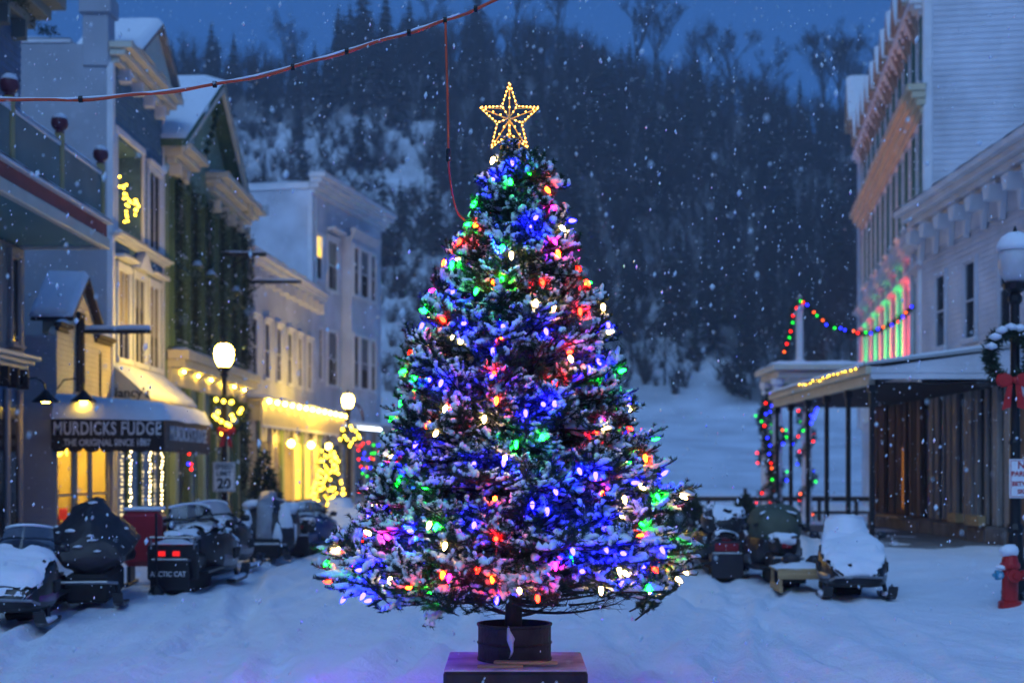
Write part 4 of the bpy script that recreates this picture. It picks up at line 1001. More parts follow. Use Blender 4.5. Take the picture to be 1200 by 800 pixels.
# hydrant
t = thing('fire_hydrant', 'red fire hydrant with blue cap and snow beside the right lamp post', 'hydrant', (6.95, 19.85, .06))
MB().lathe([(.16, -.1), (.16, .05), (.11, .07), (.11, .5), (.14, .52), (.14, .57), (.115, .6), (.10, .68), (.05, .74), (.03, .8)], 14).build('barrel', 'hydrant_red', t)
for a, m_, r_ in ((R(180), 'hydrant_blue', .07), (R(0), 'hydrant_red', .07), (R(-90), 'hydrant_red', .095)):
    q = MB(Matrix.Rotation(a, 4, 'Z') @ Matrix.Translation((.1, 0, .42)) @ Matrix.Rotation(R(90), 4, 'Y')); q.lathe([(r_*.8, 0), (r_*.8, .05), (r_, .055), (r_, .1), (r_*.4, .105), (r_*.35, .14)], 10); q.build('nozzle', m_, t)
MB().blob((-.02, 0, .76), .14, .13, .09, 3, .3, 2).build('snow_cap', 'snow_lump', t, smooth=True)
MB().blob((-.12, -.02, .53), .09, .08, .04, 4, .3, 2).build('snow_cap', 'snow_lump', t, smooth=True)
MB().cbox(-.05, .5, -.15, .0, .12, .15, .01).build('base_bracket', 'black_iron', thing('iron_bar', 'short dark iron bar lying beside the hydrant at the right edge', 'bar', (7.25, 20.1, .0)))

# ------------------------------------------------------------------ snowmobiles (nose towards local -y)
def dense(S, k=3):
    out = []
    for a, b_ in zip(S, S[1:]):
        for j in range(k): f = j/k; f2 = f*f*(3-2*f)*.5+f*.5; out.append(tuple(u+(v-u)*(f if i == 0 else f2) for i, (u, v) in enumerate(zip(a, b_))))
    return out + [S[-1]]
def rough_snow(S, seed, k=5, n=48, amp=.03, bare=.55):
    mb = MB(); mb.loft(dense(S, k), n)
    vs = []
    for v in mb.v:
        p = Vector(v); d = noise.noise_vector(p*3.1+Vector((seed, 0, 0)))*amp*1.5 + noise.noise_vector(p*9+Vector((0, seed, 0)))*amp*.8 + noise.noise_vector(p*22)*amp*.35
        vs.append(tuple(p+d))
    mb.v = vs; keep = []
    for f in mb.f:
        c = sum((Vector(vs[i]) for i in f), Vector())/len(f)
        nz = abs((Vector(vs[f[1]])-Vector(vs[f[0]])).cross(Vector(vs[f[2]])-Vector(vs[f[0]])).normalized().z)
        if noise.noise(c*4.5+Vector((0, 0, seed))) + .5*noise.noise(c*11) + 1.5*nz - bare > 0: keep.append(f)
    mb.f = keep; mb.mi = [0]*len(keep); return mb
def sled(name, label, X, D, rz, body='sled_black', snow=1., shield=True, rear=None, skis=True, cat='snowmobile', seatsnow=True, s=1.0, bars=True, shsnow=False, trim='steel'):
    t = thing(name, label, cat, (X, D, gz(X, D)+.0), rz, 'parked snowmobiles'); t.scale = (s, s, s); sd_ = X*3.1
    H = [(-1.34, 0, .22, .26, .40, 3.4), (-1.27, 0, .37, .22, .52, 4), (-1.0, 0, .47, .18, .65, 4.5), (-.7, 0, .51, .16, .76, 4.5), (-.4, 0, .50, .16, .86, 4), (-.12, 0, .44, .18, .93, 3.4), (.12, 0, .34, .24, .92, 3), (.26, 0, .24, .34, .86, 2.6)]
    h = MB().loft(dense(H), 28).build('hood', body, t, smooth=True)
    for s_ in (-1, 1):
        MB().loft([(-1.225, s_*.17, .085, .44, .53, 2.5), (-1.19, s_*.17, .11, .42, .56, 2.5), (-1.05, s_*.17, .10, .42, .56, 2.5)], 12).build('headlight', 'sky_glass', h, smooth=True)
        MB().box(s_*.3-.09, s_*.3+.09, -1.12, -1.08, .33, .40).build('vent', 'sled_rubber', h)
    if snow: rough_snow([(y-.015, cx, hw*.93, zt-.36*(zt-zb), zt+.028*snow+.02*(y > -1.2), 3.2) for (y, cx, hw, zb, zt, e) in H], sd_, amp=.038, bare=.25 if snow > 1.4 else .62).build('hood_snow', 'snow_lump', h, smooth=True)
    if shield:
        vs = []; fs = []
        for j in range(7):
            for i in range(13):
                a = -1+i/6; v = j/6; vs.append((a*(.40-.10*v), -.34+.34*v+.30*a*a, .80+.44*v-.05*a*a*v))
        for j in range(6):
            for i in range(12): q = j*13+i; fs.append((q, q+1, q+14, q+13))
        ws = MB().add(vs, fs).build('windshield', 'snow_lump' if shsnow else 'windshield', t, smooth=True, fix=False)
        MB().tube([vs[6*13+i] for i in range(13)], .02, 6).build('snow_edge' if snow else 'edge_trim', 'snow_lump' if snow else 'sled_black', ws, smooth=True)
    if bars:
        MB().tube([(-.40, .26, .98), (-.3, .18, 1.02), (0, .12, 1.0), (.3, .18, 1.02), (.40, .26, .98)], .018, 6).build('handlebar', 'sled_black', t)
        for s_ in (-1, 1): MB().tube([(s_*.29, .175, 1.02), (s_*.41, .265, .98)], .028, 8).build('grip', 'sled_rubber', t)
    MB().tube([(-.40, -1.18, .30), (-.34, -1.40, .36), (0, -1.46, .38), (.34, -1.40, .36), (.40, -1.18, .30)], .02, 6).build('front_bumper', 'steel', t)
    MB().loft([(y, cx, hw*1.012, zb+.1, zb+.1+(zt-zb)*.34, 4.5) for (y, cx, hw, zb, zt, e) in dense(H)[4:16]], 28).build('stripe', trim, t, smooth=True)
    for s_ in (-1, 1):
        MB().cbox(s_*.50-.03, s_*.50+.03, -.78, -.42, .40, .56, .015).build('side_vent', 'sled_rubber', t)
        MB().loft([(-.16, s_*.50, .05, .90, .98, 2.5), (-.12, s_*.52, .08, .88, 1.0, 2.8), (-.08, s_*.52, .08, .88, 1.0, 2.8)], 10).build('mirror', 'sled_black', t, smooth=True)
        MB().tube([(s_*.38, -.18, .86), (s_*.50, -.13, .92)], .015, 5).build('mirror_arm', 'sled_black', t)
    st = MB().loft([(.2, 0, .13, .5, .74, 3), (.28, 0, .17, .5, .80, 3), (.6, 0, .19, .5, .74, 3), (1.0, 0, .2, .5, .78, 3), (1.12, 0, .19, .5, .84, 3), (1.2, 0, .15, .52, .80, 3)], 14).build('seat', 'sled_rubber', t, smooth=True)
    if seatsnow: rough_snow([(.22, 0, .12, .70, .82, 2.8), (.33, 0, .18, .70, .86, 2.8), (.7, 0, .2, .66, .80, 2.8), (1.06, 0, .2, .72, .88, 2.8), (1.23, 0, .13, .72, .84, 2.8)], sd_+2, n=28, amp=.035, bare=.6).build('seat_snow', 'snow_lump', st, smooth=True)
    tn = MB(); tn.cbox(-.23, .23, -.2, 1.4, .30, .52, .03); tn.cbox(-.42, -.231, -.2, .95, .27, .31, .01); tn.cbox(.231, .42, -.2, .95, .27, .31, .01); tn.build('tunnel', body, t)
    belt = []
    for k in range(24):
        q = k/24*2*math.pi; cx = .55+(.75 if math.cos(q) > 0 else -.75); belt.append((cx+.15*math.cos(q), .17+.15*math.sin(q)))
    tr = MB(); tr.xprism(belt, -.19, .19); b_ = tr.build('track', 'sled_rubber', t)
    lg = MB()
    for k in range(16): y = -.25+k*.105; lg.box(-.185, .185, y, y+.03, .0, .022)
    for k in range(3): lg.box(-.185, .185, 1.445, 1.475, .08+k*.08, .11+k*.08)
    lg.build('lugs', 'sled_rubber', b_)
    if skis:
        for s_ in (-1, 1):
            x = s_*.47; q = MB()
            prof = [(-1.62, .22), (-1.5, .1), (-1.35, .04), (-.55, .025), (-.42, .06)]
            vs = []; fs = []
            for y, z in prof: vs += [(x-.07, y, z), (x+.07, y, z), (x+.07, y, z+.03), (x-.07, y, z+.03)]
            for k in range(len(prof)-1):
                a = k*4; fs += [(a, a+1, a+5, a+4), (a+1, a+2, a+6, a+5), (a+2, a+3, a+7, a+6), (a+3, a, a+4, a+7)]
            fs += [(0, 1, 2, 3), (19, 18, 17, 16)]; q.add(vs, fs)
            sk = q.build('ski', 'sled_black', t)
            MB().tube([(x, -1.58, .24), (x, -1.45, .26), (x, -1.25, .08)], .014, 5).build('ski_loop', 'sled_black', sk)
            MB().tube([(x, -.95, .06), (s_*.43, -.85, .3)], .035, 6).build('spindle', 'sled_black', t); MB().tube([(s_*.43, -.86, .22), (s_*.1, -.7, .34)], .02, 5).build('suspension_arm', 'steel', t)
            if snow: MB().loft([(-1.45, x, .05, .08, .12, 2), (-1.2, x, .07, .05, .12, 2), (-.7, x, .07, .05, .12, 2), (-.5, x, .04, .05, .09, 2)], 8, amp=.012).build('ski_snow', 'snow_lump', sk, smooth=True)
    # rear end
    MB().tube([(-.24, 1.3, .48), (-.24, 1.5, .5), (.24, 1.5, .5), (.24, 1.3, .48)], .018, 6).build('rear_bumper', 'steel', t)
    fl = MB().cbox(-.27, .27, 1.49, 1.505, .08, .47, .005).build('snow_flap', 'sled_black', t)
    for s_ in ((-1, 1) if rear == 'lit' else (0,)): MB().cbox(s_*.13-.08, s_*.13+.08, 1.19, 1.235, .64, .72, .01).build('tail_light', 'tail_red' if rear == 'lit' else 'dull_red_lens', st)
    return t
sled('snowmobile', 'snow-covered snowmobile facing out at the left edge', -6.42, 18.75, R(8), 'sled_black', 1.0, True, trim='sled_purple')
t = sled('snowmobile', 'black snowmobile with lit red tail lights and white lettering seen from behind', -5.3, 23.7, R(180), 'sled_black', .8, True, 'lit', s=1.12)
rp = MB().cbox(-.36, .36, 1.27, 1.33, .2, .70, .05).build('rear_panel', 'sled_black', t)
snowslab([(-.33, 1.2), (.33, 1.2), (.33, 1.34), (-.33, 1.34)], .70, .07, rp)
MB().tube([(-.3, .95, .78), (-.3, 1.38, .80), (.3, 1.38, .80), (.3, .95, .78)], .018, 6).build('cargo_rack', 'steel', t)
for s_ in (-1, 1): MB().tube([(s_*.3, 1.36, .8), (s_*.3, 1.31, .6)], .014, 5).build('rack_post', 'steel', t)
text('ARCTIC CAT', .10, t, (.02, 1.5085, .30), R(180), 'letter_white', off=.002, ext=.003, sx=.85)
for s_ in (-1, 1): MB().cbox(s_*.10+.05-.05, s_*.10+.05+.05, 1.331, 1.345, .54, .61, .01).build('tail_light', 'tail_red', t)
sled('snowmobile', 'snow-plastered snowmobile just right of the lettered one, windscreen white with snow', -5.55, 26.5, R(178), 'sled_black', 1.3, True, s=1.08, shsnow=True)
sled('snowmobile', 'snowy snowmobile behind the striped covered one, near the lit shop', -4.75, 33.6, R(176), 'sled_blue', 1.2, True)
sled('snowmobile', 'white snow-capped snowmobile closest to the big tree on the left', -4.35, 36.5, R(20), 'sled_black', 1.5, True, shsnow=True)
t = sled('snowmobile', 'snowmobile with dull red tail lens seen from behind, right of the big tree', 3.95, 26.9, R(176), 'sled_black', 1.0, True, s=1.05)
MB().cbox(-.3, .3, 1.25, 1.31, .46, .7, .03).build('rear_panel', 'sled_black', t); MB().cbox(-.2, .2, 1.312, 1.325, .52, .66, .01).build('rear_lens', 'dull_red_lens', t)
MB().loft([(.25, 0, .28, .8, 1.08, 3), (.4, 0, .38, .8, 1.22, 3), (.75, 0, .36, .8, 1.24, 3), (.95, 0, .2, .82, 1.05, 3)], 16, amp=.03).build('pack', 'tarp_black', t, smooth=True)
rough_snow([(.23, 0, .26, .95, 1.10, 3), (.4, 0, .37, .95, 1.27, 3), (.75, 0, .35, .95, 1.30, 3), (.97, 0, .18, .9, 1.09, 3)], 3.3, amp=.06, bare=.55).build('pack_snow', 'snow_lump', t, smooth=True)
sled('snowmobile', 'dark snowmobile with snowy windshield between the two right-hand machines', 4.15, 28.8, R(190), 'sled_green', 1.0, True)
t = sled('snowmobile', 'snowmobile under olive cover with a wooden cargo rack in front of it', 4.62, 24.9, R(178), 'sled_black', .8, True)
MB().loft([(-.75, 0, .3, .7, .9, 2.4), (-.6, 0, .45, .65, 1.22, 2.6), (-.1, 0, .48, .6, 1.36, 2.6), (.25, 0, .36, .7, 1.2, 2.4), (.35, 0, .2, .8, 1.05, 2.4)], 18, amp=.03).build('olive_cover', 'tarp_olive', t, smooth=True)
sled('snowmobile', 'snow-smothered snowmobile facing the street, nearest the plank shop front', 5.32, 22.6, R(-6), 'sled_black', 1.6, True, s=1.0, shsnow=True, bars=False)
# wooden cargo rack
t = thing('cargo_rack', 'low snowy wooden cargo sled in front of the olive-covered snowmobile', 'sled', (4.68, 23.0, gz(4.68, 23.0)), R(-2))
for k in range(5): MB().cbox(-.45, .45, -.45+k*.2, -.29+k*.2, .34, .37, .006).build('slat', 'raw_wood', t)
for s_ in (-1, 1): MB().cbox(s_*.4-.03, s_*.4+.03, -.5, .55, .0, .12, .015).build('runner', 'raw_wood', t); MB().cbox(s_*.4-.025, s_*.4+.025, -.45, -.38, .121, .338, .006).build('leg', 'raw_wood', t); MB().cbox(s_*.4-.025, s_*.4+.025, .38, .45, .121, .338, .006).build('leg', 'raw_wood', t)
MB().cbox(-.45, .45, -.485, -.455, .22, .39, .008).build('front_board', 'raw_wood', t); snowslab([(-.45, -.48), (.45, -.48), (.45, .55), (-.45, .55)], .372, .1, t)
MB().blob((-.15, .1, .5), .16, .14, .1, 5, .4, 2).build('bundle', 'tarp_black', t, smooth=True); MB().blob((.22, .0, .48), .14, .14, .09, 6, .4, 2).build('bundle', 'tarp_black', t, smooth=True)
# covered machines
def covered(name, label, X, D, rz, secs, m, amp, stripes=False, snow=None, skis=True):
    t = thing(name, label, 'snowmobile', (X, D, gz(X, D)), rz, 'covered snowmobiles')
    mb = MB(); mb.loft(dense(secs, 4), 40); vs = []
    for v in mb.v:
        p = Vector(v); a = math.atan2(p.z-.8, p.x); fold = abs(math.sin(a*4.5+p.y*2.0+X))**.45
        d = noise.noise_vector(p*2.2+Vector((X, 0, 0)))*amp*1.3 + noise.noise_vector(p*7)*amp*.5; k = 1.03-.10*fold
        vs.append((p.x*k+d.x, p.y+d.y, .8+(p.z-.8)*k+d.z))
    mb.v = vs; mb.build('cover', m, t, smooth=True)
    q = MB(); q.cbox(-.3, .3, -1.1, 1.2, .05, .45, .05); q.build('chassis', 'sled_rubber', t)
    for s_ in (-1, 1):
        if skis:
            prof = [(-1.55, .2), (-1.42, .08), (-1.25, .03), (-.5, .02)]; vs = []; fs = []
            for y, z in prof: vs += [(s_*.46-.07, y, z), (s_*.46+.07, y, z), (s_*.46+.07, y, z+.03), (s_*.46-.07, y, z+.03)]
            for k in range(3): a = k*4; fs += [(a, a+1, a+5, a+4), (a+1, a+2, a+6, a+5), (a+2, a+3, a+7, a+6), (a+3, a, a+4, a+7)]
            fs += [(0, 1, 2, 3), (15, 14, 13, 12)]; MB().add(vs, fs).build('ski', 'sled_black', t)
            MB().tube([(s_*.46, -.9, .05), (s_*.36, -.8, .35)], .035, 6).build('spindle', 'sled_black', t)
    MB().tube([(-.42, -1.2, .34), (-.3, -1.36, .36), (.3, -1.36, .36), (.42, -1.2, .34)], .025, 6).build('front_bumper', 'steel', t)
    rr = random.Random(int(X*10))
    for i in range(26):
        v = Vector(mb.v[rr.randrange(len(mb.v))])
        if v.z > .75: MB().blob(tuple(v), rr.uniform(.03, .10), rr.uniform(.03, .08), rr.uniform(.012, .03), i, .5, 1).build('snow_patch', 'snow_lump', t, smooth=True)
    if snow:
        for i, (x, y, z, a, b_, c) in enumerate(snow): MB().blob((x, y, z), a, b_, c, i+X, .4, 2).build('snow_patch', 'snow_lump', t, smooth=True)
    return t
covered('covered_snowmobile', 'tall snowmobile under a taut black tarpaulin at the left', -6.12, 20.9, R(10),
    [(-1.0, 0, .3, .5, .72, 1.6), (-.92, .02, .5, .42, .95, 1.35), (-.6, .02, .60, .36, 1.30, 1.3), (-.2, 0, .64, .34, 1.56, 1.25), (.4, -.03, .62, .34, 1.42, 1.3), (1.0, 0, .5, .38, .95, 1.5), (1.2, 0, .3, .42, .7, 1.8)], 'tarp_black', .06,
    snow=[(.28, -.80, .82, .24, .05, .04), (-.22, -.74, 1.05, .12, .06, .03)])
t = covered('covered_snowmobile', 'domed covered snowmobile with pale stripe and snow folds before the green house', -5.15, 30.4, R(4),
    [(-.9, 0, .4, .1, .7, 2.4), (-.8, 0, .58, .08, .98, 2.4), (-.45, 0, .64, .06, 1.22, 2.3), (0, 0, .64, .06, 1.3, 2.3), (.5, 0, .6, .06, 1.15, 2.3), (1.0, 0, .48, .06, .85, 2.4), (1.2, 0, .3, .1, .6, 2.4)], 'tarp_black', .05, skis=True)
q = MB(); q.loft([(-.98, -.05, .15, .15, .80, 4), (-.88, -.05, .16, .2, 1.0, 4), (-.7, -.06, .17, .7, 1.21, 4), (-.4, -.06, .17, 1.05, 1.33, 4), (0, -.06, .17, 1.2, 1.42, 4), (.5, -.05, .15, 1.05, 1.26, 4)], 16, amp=.03); q.build('pale_stripe', 'tarp_grey', t, smooth=True)
for i, (x, y, z, a, b_, c) in enumerate(((.36, -.78, .80, .17, .12, .36), (-.40, -.78, .72, .10, .12, .34), (.42, -.45, 1.06, .2, .3, .14), (-.36, -.35, 1.14, .2, .28, .12), (.22, -.90, .5, .10, .08, .26), (.5, -.6, .6, .1, .15, .25))): MB().blob((x, y, z), a, b_, c, i+9, .45, 2).build('snow_patch', 'snow_lump', t, smooth=True)
# red cargo box behind the black tarpaulin
t = thing('cargo_box', 'upright red cargo box on runners behind the black tarpaulin', 'box', (-6.05, 23.4, gz(-6.05, 23.4)), R(6))
MB().cbox(-.32, .32, -.3, .4, .32, 1.22, .09).build('box', 'sled_red', t); MB().cbox(-.26, .26, -.315, -.302, .4, 1.14, .004).build('door_panel', 'sled_red', t); MB().cbox(-.3, .3, -.28, .38, 1.222, 1.28, .028).build('snow', 'snow_lump', t)
for s_ in (-1, 1): MB().cbox(s_*.22-.04, s_*.22+.04, -.5, .6, 0, .06, .01).build('runner', 'sled_black', t); MB().cbox(s_*.22-.03, s_*.22+.03, -.2, .3, .061, .318, .01).build('strut', 'sled_black', t)
t = thing('marker_stake', 'thin black stake in the snow before the lettered snowmobile', 'stake', (px(183, 21.8), 21.8, gz(px(183, 21.8), 21.8)))
MB().tube([(0, 0, -.1), (0, 0, 1.25)], .02, 6).build('rod', 'black_iron', t); MB().lathe([(.12, -.02), (.12, .05), (.06, .14), (.02, .16)], 10).build('foot', 'black_iron', t)
# small dark evergreen by the shops, shrubs by the fence
def evergreen(label, X, D, h, r, seed, n=2600, nm='small_evergreen'):
    t = thing(nm, label, 'shrub', (X, D, gz(X, D)-.05))
    MB().tube([(0,0,0), (0,0,h*.9)], [.06, .015], 6).build('trunk', 'bark', t)
    g = np.random.default_rng(seed); z = h*(1-np.sqrt(g.random(n)))*.98+.06; a = g.random(n)*6.283; q = r*(1-z/h)*g.uniform(.3, 1.1, n)
    base = np.stack([q*np.cos(a), q*np.sin(a), z], 1); e = np.stack([np.cos(a), np.sin(a), g.uniform(-.4, .7, n)], 1)+g.normal(size=(n,3))*.35; e /= np.linalg.norm(e, axis=1)[:,None]
    s_ = np.cross(e, g.normal(size=(n,3))); s_ /= np.linalg.norm(s_, axis=1)[:,None]; tip = base+e*.2; V = np.stack([base-s_*.03, base+s_*.03, tip], 1).reshape(-1, 3)
    put('crown', npmesh('crown', V, np.arange(n*3).reshape(-1, 3), 'garland'), t)
evergreen('small dark evergreen standing before the shop behind the striped cover', -6.6, 37.8, 2.6, .75, 4)
evergreen('dark shrub poking out right of the big tree', 5.2, 42.0, 1.5, .8, 6, nm='shrub')
evergreen('dark shrub beside the garlanded columns', 7.2, 44.0, 1.1, .7, 8, nm='shrub')
# ------------------------------------------------------------------ the big tree: stand
TX, TD = px(601, 11.55), 11.55
t = thing('tree_stand', 'dark square wooden platform carrying the tree barrel', 'platform', (px(604, 11.55), 11.55, 0))
MB().cbox(-.56, .56, -.55, .55, .15, .385, .02).build('box', 'rusty_steel', t); MB().cbox(-.57, .57, -.56, .56, -.1, .147, .02).build('plinth', 'rusty_steel', t); MB().cbox(-.555, .555, -.545, .545, .386, .402, .006).build('top_plate', mat('plate_snow', (.42, .36, .40), .8, .5, 3, .3, 12), t)
t = thing('barrel', 'dark cut-down steel drum holding the tree trunk', 'barrel', (px(603, 11.55), 11.6, .402))
prof = [(.292, 0), (.305, .005), (.305, .02), (.298, .03), (.298, .13), (.308, .145), (.298, .16), (.298, .275), (.308, .285), (.308, .3), (.285, .3), (.285, .2)]
MB().lathe(prof, 36).build('drum', 'rusty_steel', t, smooth=False); MB().lathe([(.28, .2), (.27, .23), (.1, .26), (.01, .27)], 24).build('snow_fill', 'snow_lump', t, smooth=True)
MB().loft([(-.312, -.03, .012, .10, .26, 2), (-.3, -.03, .02, .06, .29, 2), (-.29, -.03, .012, .10, .26, 2)], 14, amp=.05, nscale=14).build('snow_drip', 'snow_lump', t, smooth=True)
for i, (x, y, l, a, lab) in enumerate(((-.12, -.42, .36, 2, 'short pale plank lying at the front of the platform'), (.08, -.36, .5, -6, 'longer pale plank lying under the barrel on the platform'))):
    t = thing('plank', lab, 'plank', (px(604, 11.55)+x, 11.55+y, .403+i*.02), R(a)); MB().cbox(-l/2, l/2, -.035, .035, 0, .022, .004).build('board', 'raw_wood', t)

# ------------------------------------------------------------------ the big tree: boughs
mat('needles', (.022, .048, .024), .6, .5, 9, spec=.3)
PROF = [(.80, 1.2), (.92, 1.42), (1.1, 1.50), (1.35, 1.45), (1.6, 1.34), (2.0, 1.20), (2.3, 1.10), (2.7, .97), (3.05, .86), (3.4, .71), (3.7, .57), (4.0, .42), (4.25, .29), (4.45, .16), (4.6, .04)]
def TR(h): return interp(h, PROF)
def bough_mesh(L, seed, nd):
    r = random.Random(seed); tw = []      # twigs: (points, level)
    a0 = r.uniform(-.12, .02); a1 = r.uniform(.04, .16); wig = r.uniform(-.05, .05)
    def axis(t): return Vector((L*t, L*wig*math.sin(t*4), L*(a0*t + a1*t*t)))
    main = [axis(t/9) for t in range(10)]; tw.append((main, 0))
    n = max(7, int(L/.082)); side = 1
    for i in range(n):
        t = .12 + .86*(i+r.uniform(-.3, .3))/n; t = min(.98, max(.08, t)); side = -side
        ll = (L*.40*(1-t)**.8 + .075)*r.uniform(.7, 1.15)
        if t < .3: ll *= .35+t*2
        ang = R(r.uniform(38, 62)); d = Vector((math.cos(ang), side*math.sin(ang), r.uniform(-.22, .42))).normalized()
        p = axis(t); pts = [p.copy()]; q = p.copy()
        for k in range(4):
            d = (d + Vector((.08, 0, r.uniform(-.04, .10)))).normalized(); q = q + d*ll/4; pts.append(q.copy())
        tw.append((pts, 1))
        m = int(ll/.072)
        for k in range(m):
            f = (k+.8)/(m+.6); b = pts[min(3, int(f*4))].lerp(pts[min(4, int(f*4)+1)], f*4 % 1); s2 = 1 if k % 2 else -1
            l2 = r.uniform(.07, .15)*(1.15-f*.5)*(1 if L > .5 else .8); tg = (pts[-1]-pts[0]).normalized(); pe = Vector((-tg.y, tg.x, 0))*s2
            dd = (tg*.75 + pe*.7 + Vector((0, 0, r.uniform(-.2, .65)))).normalized(); tw.append(([b, b+dd*l2*.55, b+dd*l2+Vector((0, 0, .012))], 2))
    for k in range(int(14*L)+4):      # a few upright tips
        t = r.uniform(.3, .95); p = axis(t); dd = Vector((r.uniform(.2, .6), r.uniform(-.4, .4), 1)).normalized(); tw.append(([p, p+dd*.05, p+dd*r.uniform(.08, .14)], 2))
    wood = MB()
    for pts, lv in tw:
        r0 = (.009*L+.003, .004, .0025)[lv]; wood.tube(pts, [r0*(1-.6*i/(len(pts)-1)) for i in range(len(pts))], 4 if lv == 0 else 3)
    V0, T0 = tris(wood)
    g = np.random.default_rng(seed); A = []; Dn = []
    for pts, lv in tw:
        P = np.array([tuple(p) for p in pts]); seg = np.diff(P, axis=0); sl = np.linalg.norm(seg, axis=1); tot = sl.sum()
        if lv == 0: st = .18*tot
        else: st = 0
        k = int((tot-st)/nd)
        if k < 1: continue
        s = st + g.random(k)*(tot-st); cum = np.concatenate([[0], np.cumsum(sl)]); ix = np.clip(np.searchsorted(cum, s)-1, 0, len(sl)-1)
        A.append(P[ix] + seg[ix]*((s-cum[ix])/sl[ix])[:,None]); Dn.append(seg[ix]/sl[ix][:,None])
    A = np.concatenate(A); Dn = np.concatenate(Dn); n = len(A)
    rad = g.normal(size=(n,3)); rad[:,2] = np.abs(rad[:,2])*.8-.15; rad -= Dn*(rad*Dn).sum(1)[:,None]; rad /= np.linalg.norm(rad, axis=1)[:,None]+1e-9
    e = Dn*.55+rad*.85; ln = g.uniform(.026, .040, n)[:,None]; e *= ln/np.linalg.norm(e, axis=1)[:,None]
    s = np.cross(e, g.normal(size=(n,3))); s *= .0029/(np.linalg.norm(s, axis=1)[:,None]+1e-9)
    Vn = np.stack([A-s, A+s, A+e], 1).reshape(-1, 3); Tn = np.arange(n*3).reshape(-1, 3)+len(V0)
    me = npmesh('bough', np.concatenate([V0, Vn]), np.concatenate([T0, Tn]), ['twig', 'needles'], False, np.concatenate([np.zeros(len(T0), int), np.ones(n, int)]))
    sn = MB()
    for pts, lv in tw:
        if lv == 0: pp = pts[4:]; pr = .6
        elif lv == 1: pp = pts[1:]; pr = .55
        else: pp = pts; pr = .42
        if r.random() > pr*(1 if pp[0].x > L*.45 else .45) or len(pp) < 2: continue
        base = r.uniform(.014, .027)*(1.35 if lv == 0 else 1.15 if lv == 1 else .85)
        N = 7; Q = []; Rr = []
        for i in range(N+1):
            f = i/N; k = f*(len(pp)-1); a = int(min(k, len(pp)-2)); p = pp[a].lerp(pp[a+1], k-a); w = base*(.35 if i in (0, N) else r.uniform(.5, 1.25))
            Q.append(p + Vector((r.uniform(-.006, .006), r.uniform(-.006, .006), w*.8+.005))); Rr.append(w)
        sn.tube(Q, Rr, 6)
    for i in range(int(L*9)):
        pts, lv = r.choice(tw[1:]); p = pts[len(pts)//2]
        if p.x < L*.3: continue
        sn.blob((p.x, p.y, p.z+.018), r.uniform(.025, .055), r.uniform(.02, .04), r.uniform(.014, .026), i, .4, 1)
    ms = sn.mesh('bough_snow', 'snow_lump', True, fix=False)
    return me, ms
SM = [bough_mesh(.36, 500+i, .0009) for i in range(4)]; MD = [bough_mesh(.8, 520+i, .0011) for i in range(5)]; LG = [bough_mesh(1.35, 540+i, .0014) for i in range(6)]
tree = thing('christmas_tree', 'snowy evergreen Christmas tree standing in a drum in mid street', 'tree', (TX, TD, 0))
tp = [(0, 0, .60), (.01, 0, .9), (0, .01, 1.6), (-.01, 0, 2.6), (0, 0, 3.6), (-.02, 0, 4.5)]
MB().tube(tp, [.075, .065, .055, .042, .025, .008], 12).build('trunk', 'bark', tree, smooth=True)
nb = 0; SPOTS = []
def add_bough(h, az, Rt, pitch, lod):
    """a bough whose tip ends at height h and radius Rt"""
    global nb
    L = Rt/math.cos(pitch); base, set_ = ((.36, SM), (.8, MD), (1.35, LG))[0 if L < .52 else 1 if L < 1.02 else 2]
    me, ms = random.choice(set_); s = L/base
    o = put('bough', me, tree, (0, 0, h-Rt*math.tan(pitch)), rot=(random.uniform(-.45, .45), -pitch, az), scale=(s, max(s, .85), max(s, .85)))
    put('bough_snow', ms, o, kind='stuff'); nb += 1
    for f in (.5, .64, .77, .90):
        w_ = (random.uniform(-.3, .3)*L*(1.02-f)); q = Rt*f; SPOTS.append(Vector((q*math.cos(az)-w_*math.sin(az), q*math.sin(az)+w_*math.cos(az), h-Rt*math.tan(pitch)*(1-f)+.03)))
h = 1.0; ring = 0
while h < 4.5:
    Rt = TR(h); t = (h-.86)/3.64
    pitch = R(-4 + 30*t + 24*max(0, t-.6)); k = max(5, int(2*math.pi*Rt/.47)); a0 = random.random()*6.28
    for i in range(k):
        if nb > 290: break
        az = a0 + 2*math.pi*i/k + random.uniform(-.16, .16); hh = h + random.uniform(-.08, .08)
        gap = 1.0 + .17*noise.noise(Vector((math.cos(az)*1.6, math.sin(az)*1.6, hh*2.2)))
        add_bough(hh, az, max(.06, TR(max(.9, hh))*random.uniform(.84, 1.06)*gap), pitch+R(random.uniform(-13, 13)), 0)
    h += .21 - .09*t; ring += 1
for i in range(10):    # inner filling boughs
    hh = random.uniform(1.0, 3.6); add_bough(hh, random.random()*6.28, TR(hh)*random.uniform(.5, .75), R(random.uniform(0, 30)), 0)
for i in range(4): add_bough(4.52+.03*i, i*1.6, .1, R(60), 0)
for i in range(210):     # outer sprigs that fill the skirts between the boughs
    u = (i+.5)/210; hh = float(np.interp(u, np.cumsum([TR(x) for x in np.linspace(1.0, 4.4, 200)])/sum(TR(x) for x in np.linspace(1.0, 4.4, 200)), np.linspace(1.0, 4.4, 200))); a = i*2.39996 + random.uniform(-.2, .2)
    me, ms = random.choice(SM); pi_ = R(random.uniform(-8, 38)); L = random.uniform(.30, .44); r0 = max(0, TR(hh)*random.uniform(.86, 1.0) - L*math.cos(pi_))
    o = put('sprig', me, tree, (r0*math.cos(a), r0*math.sin(a), hh-L*math.sin(pi_)), rot=(random.uniform(-.5, .5), -pi_, a+random.uniform(-.3, .3)), scale=L/.36); put('sprig_snow', ms, o, kind='stuff')
print('boughs', nb)
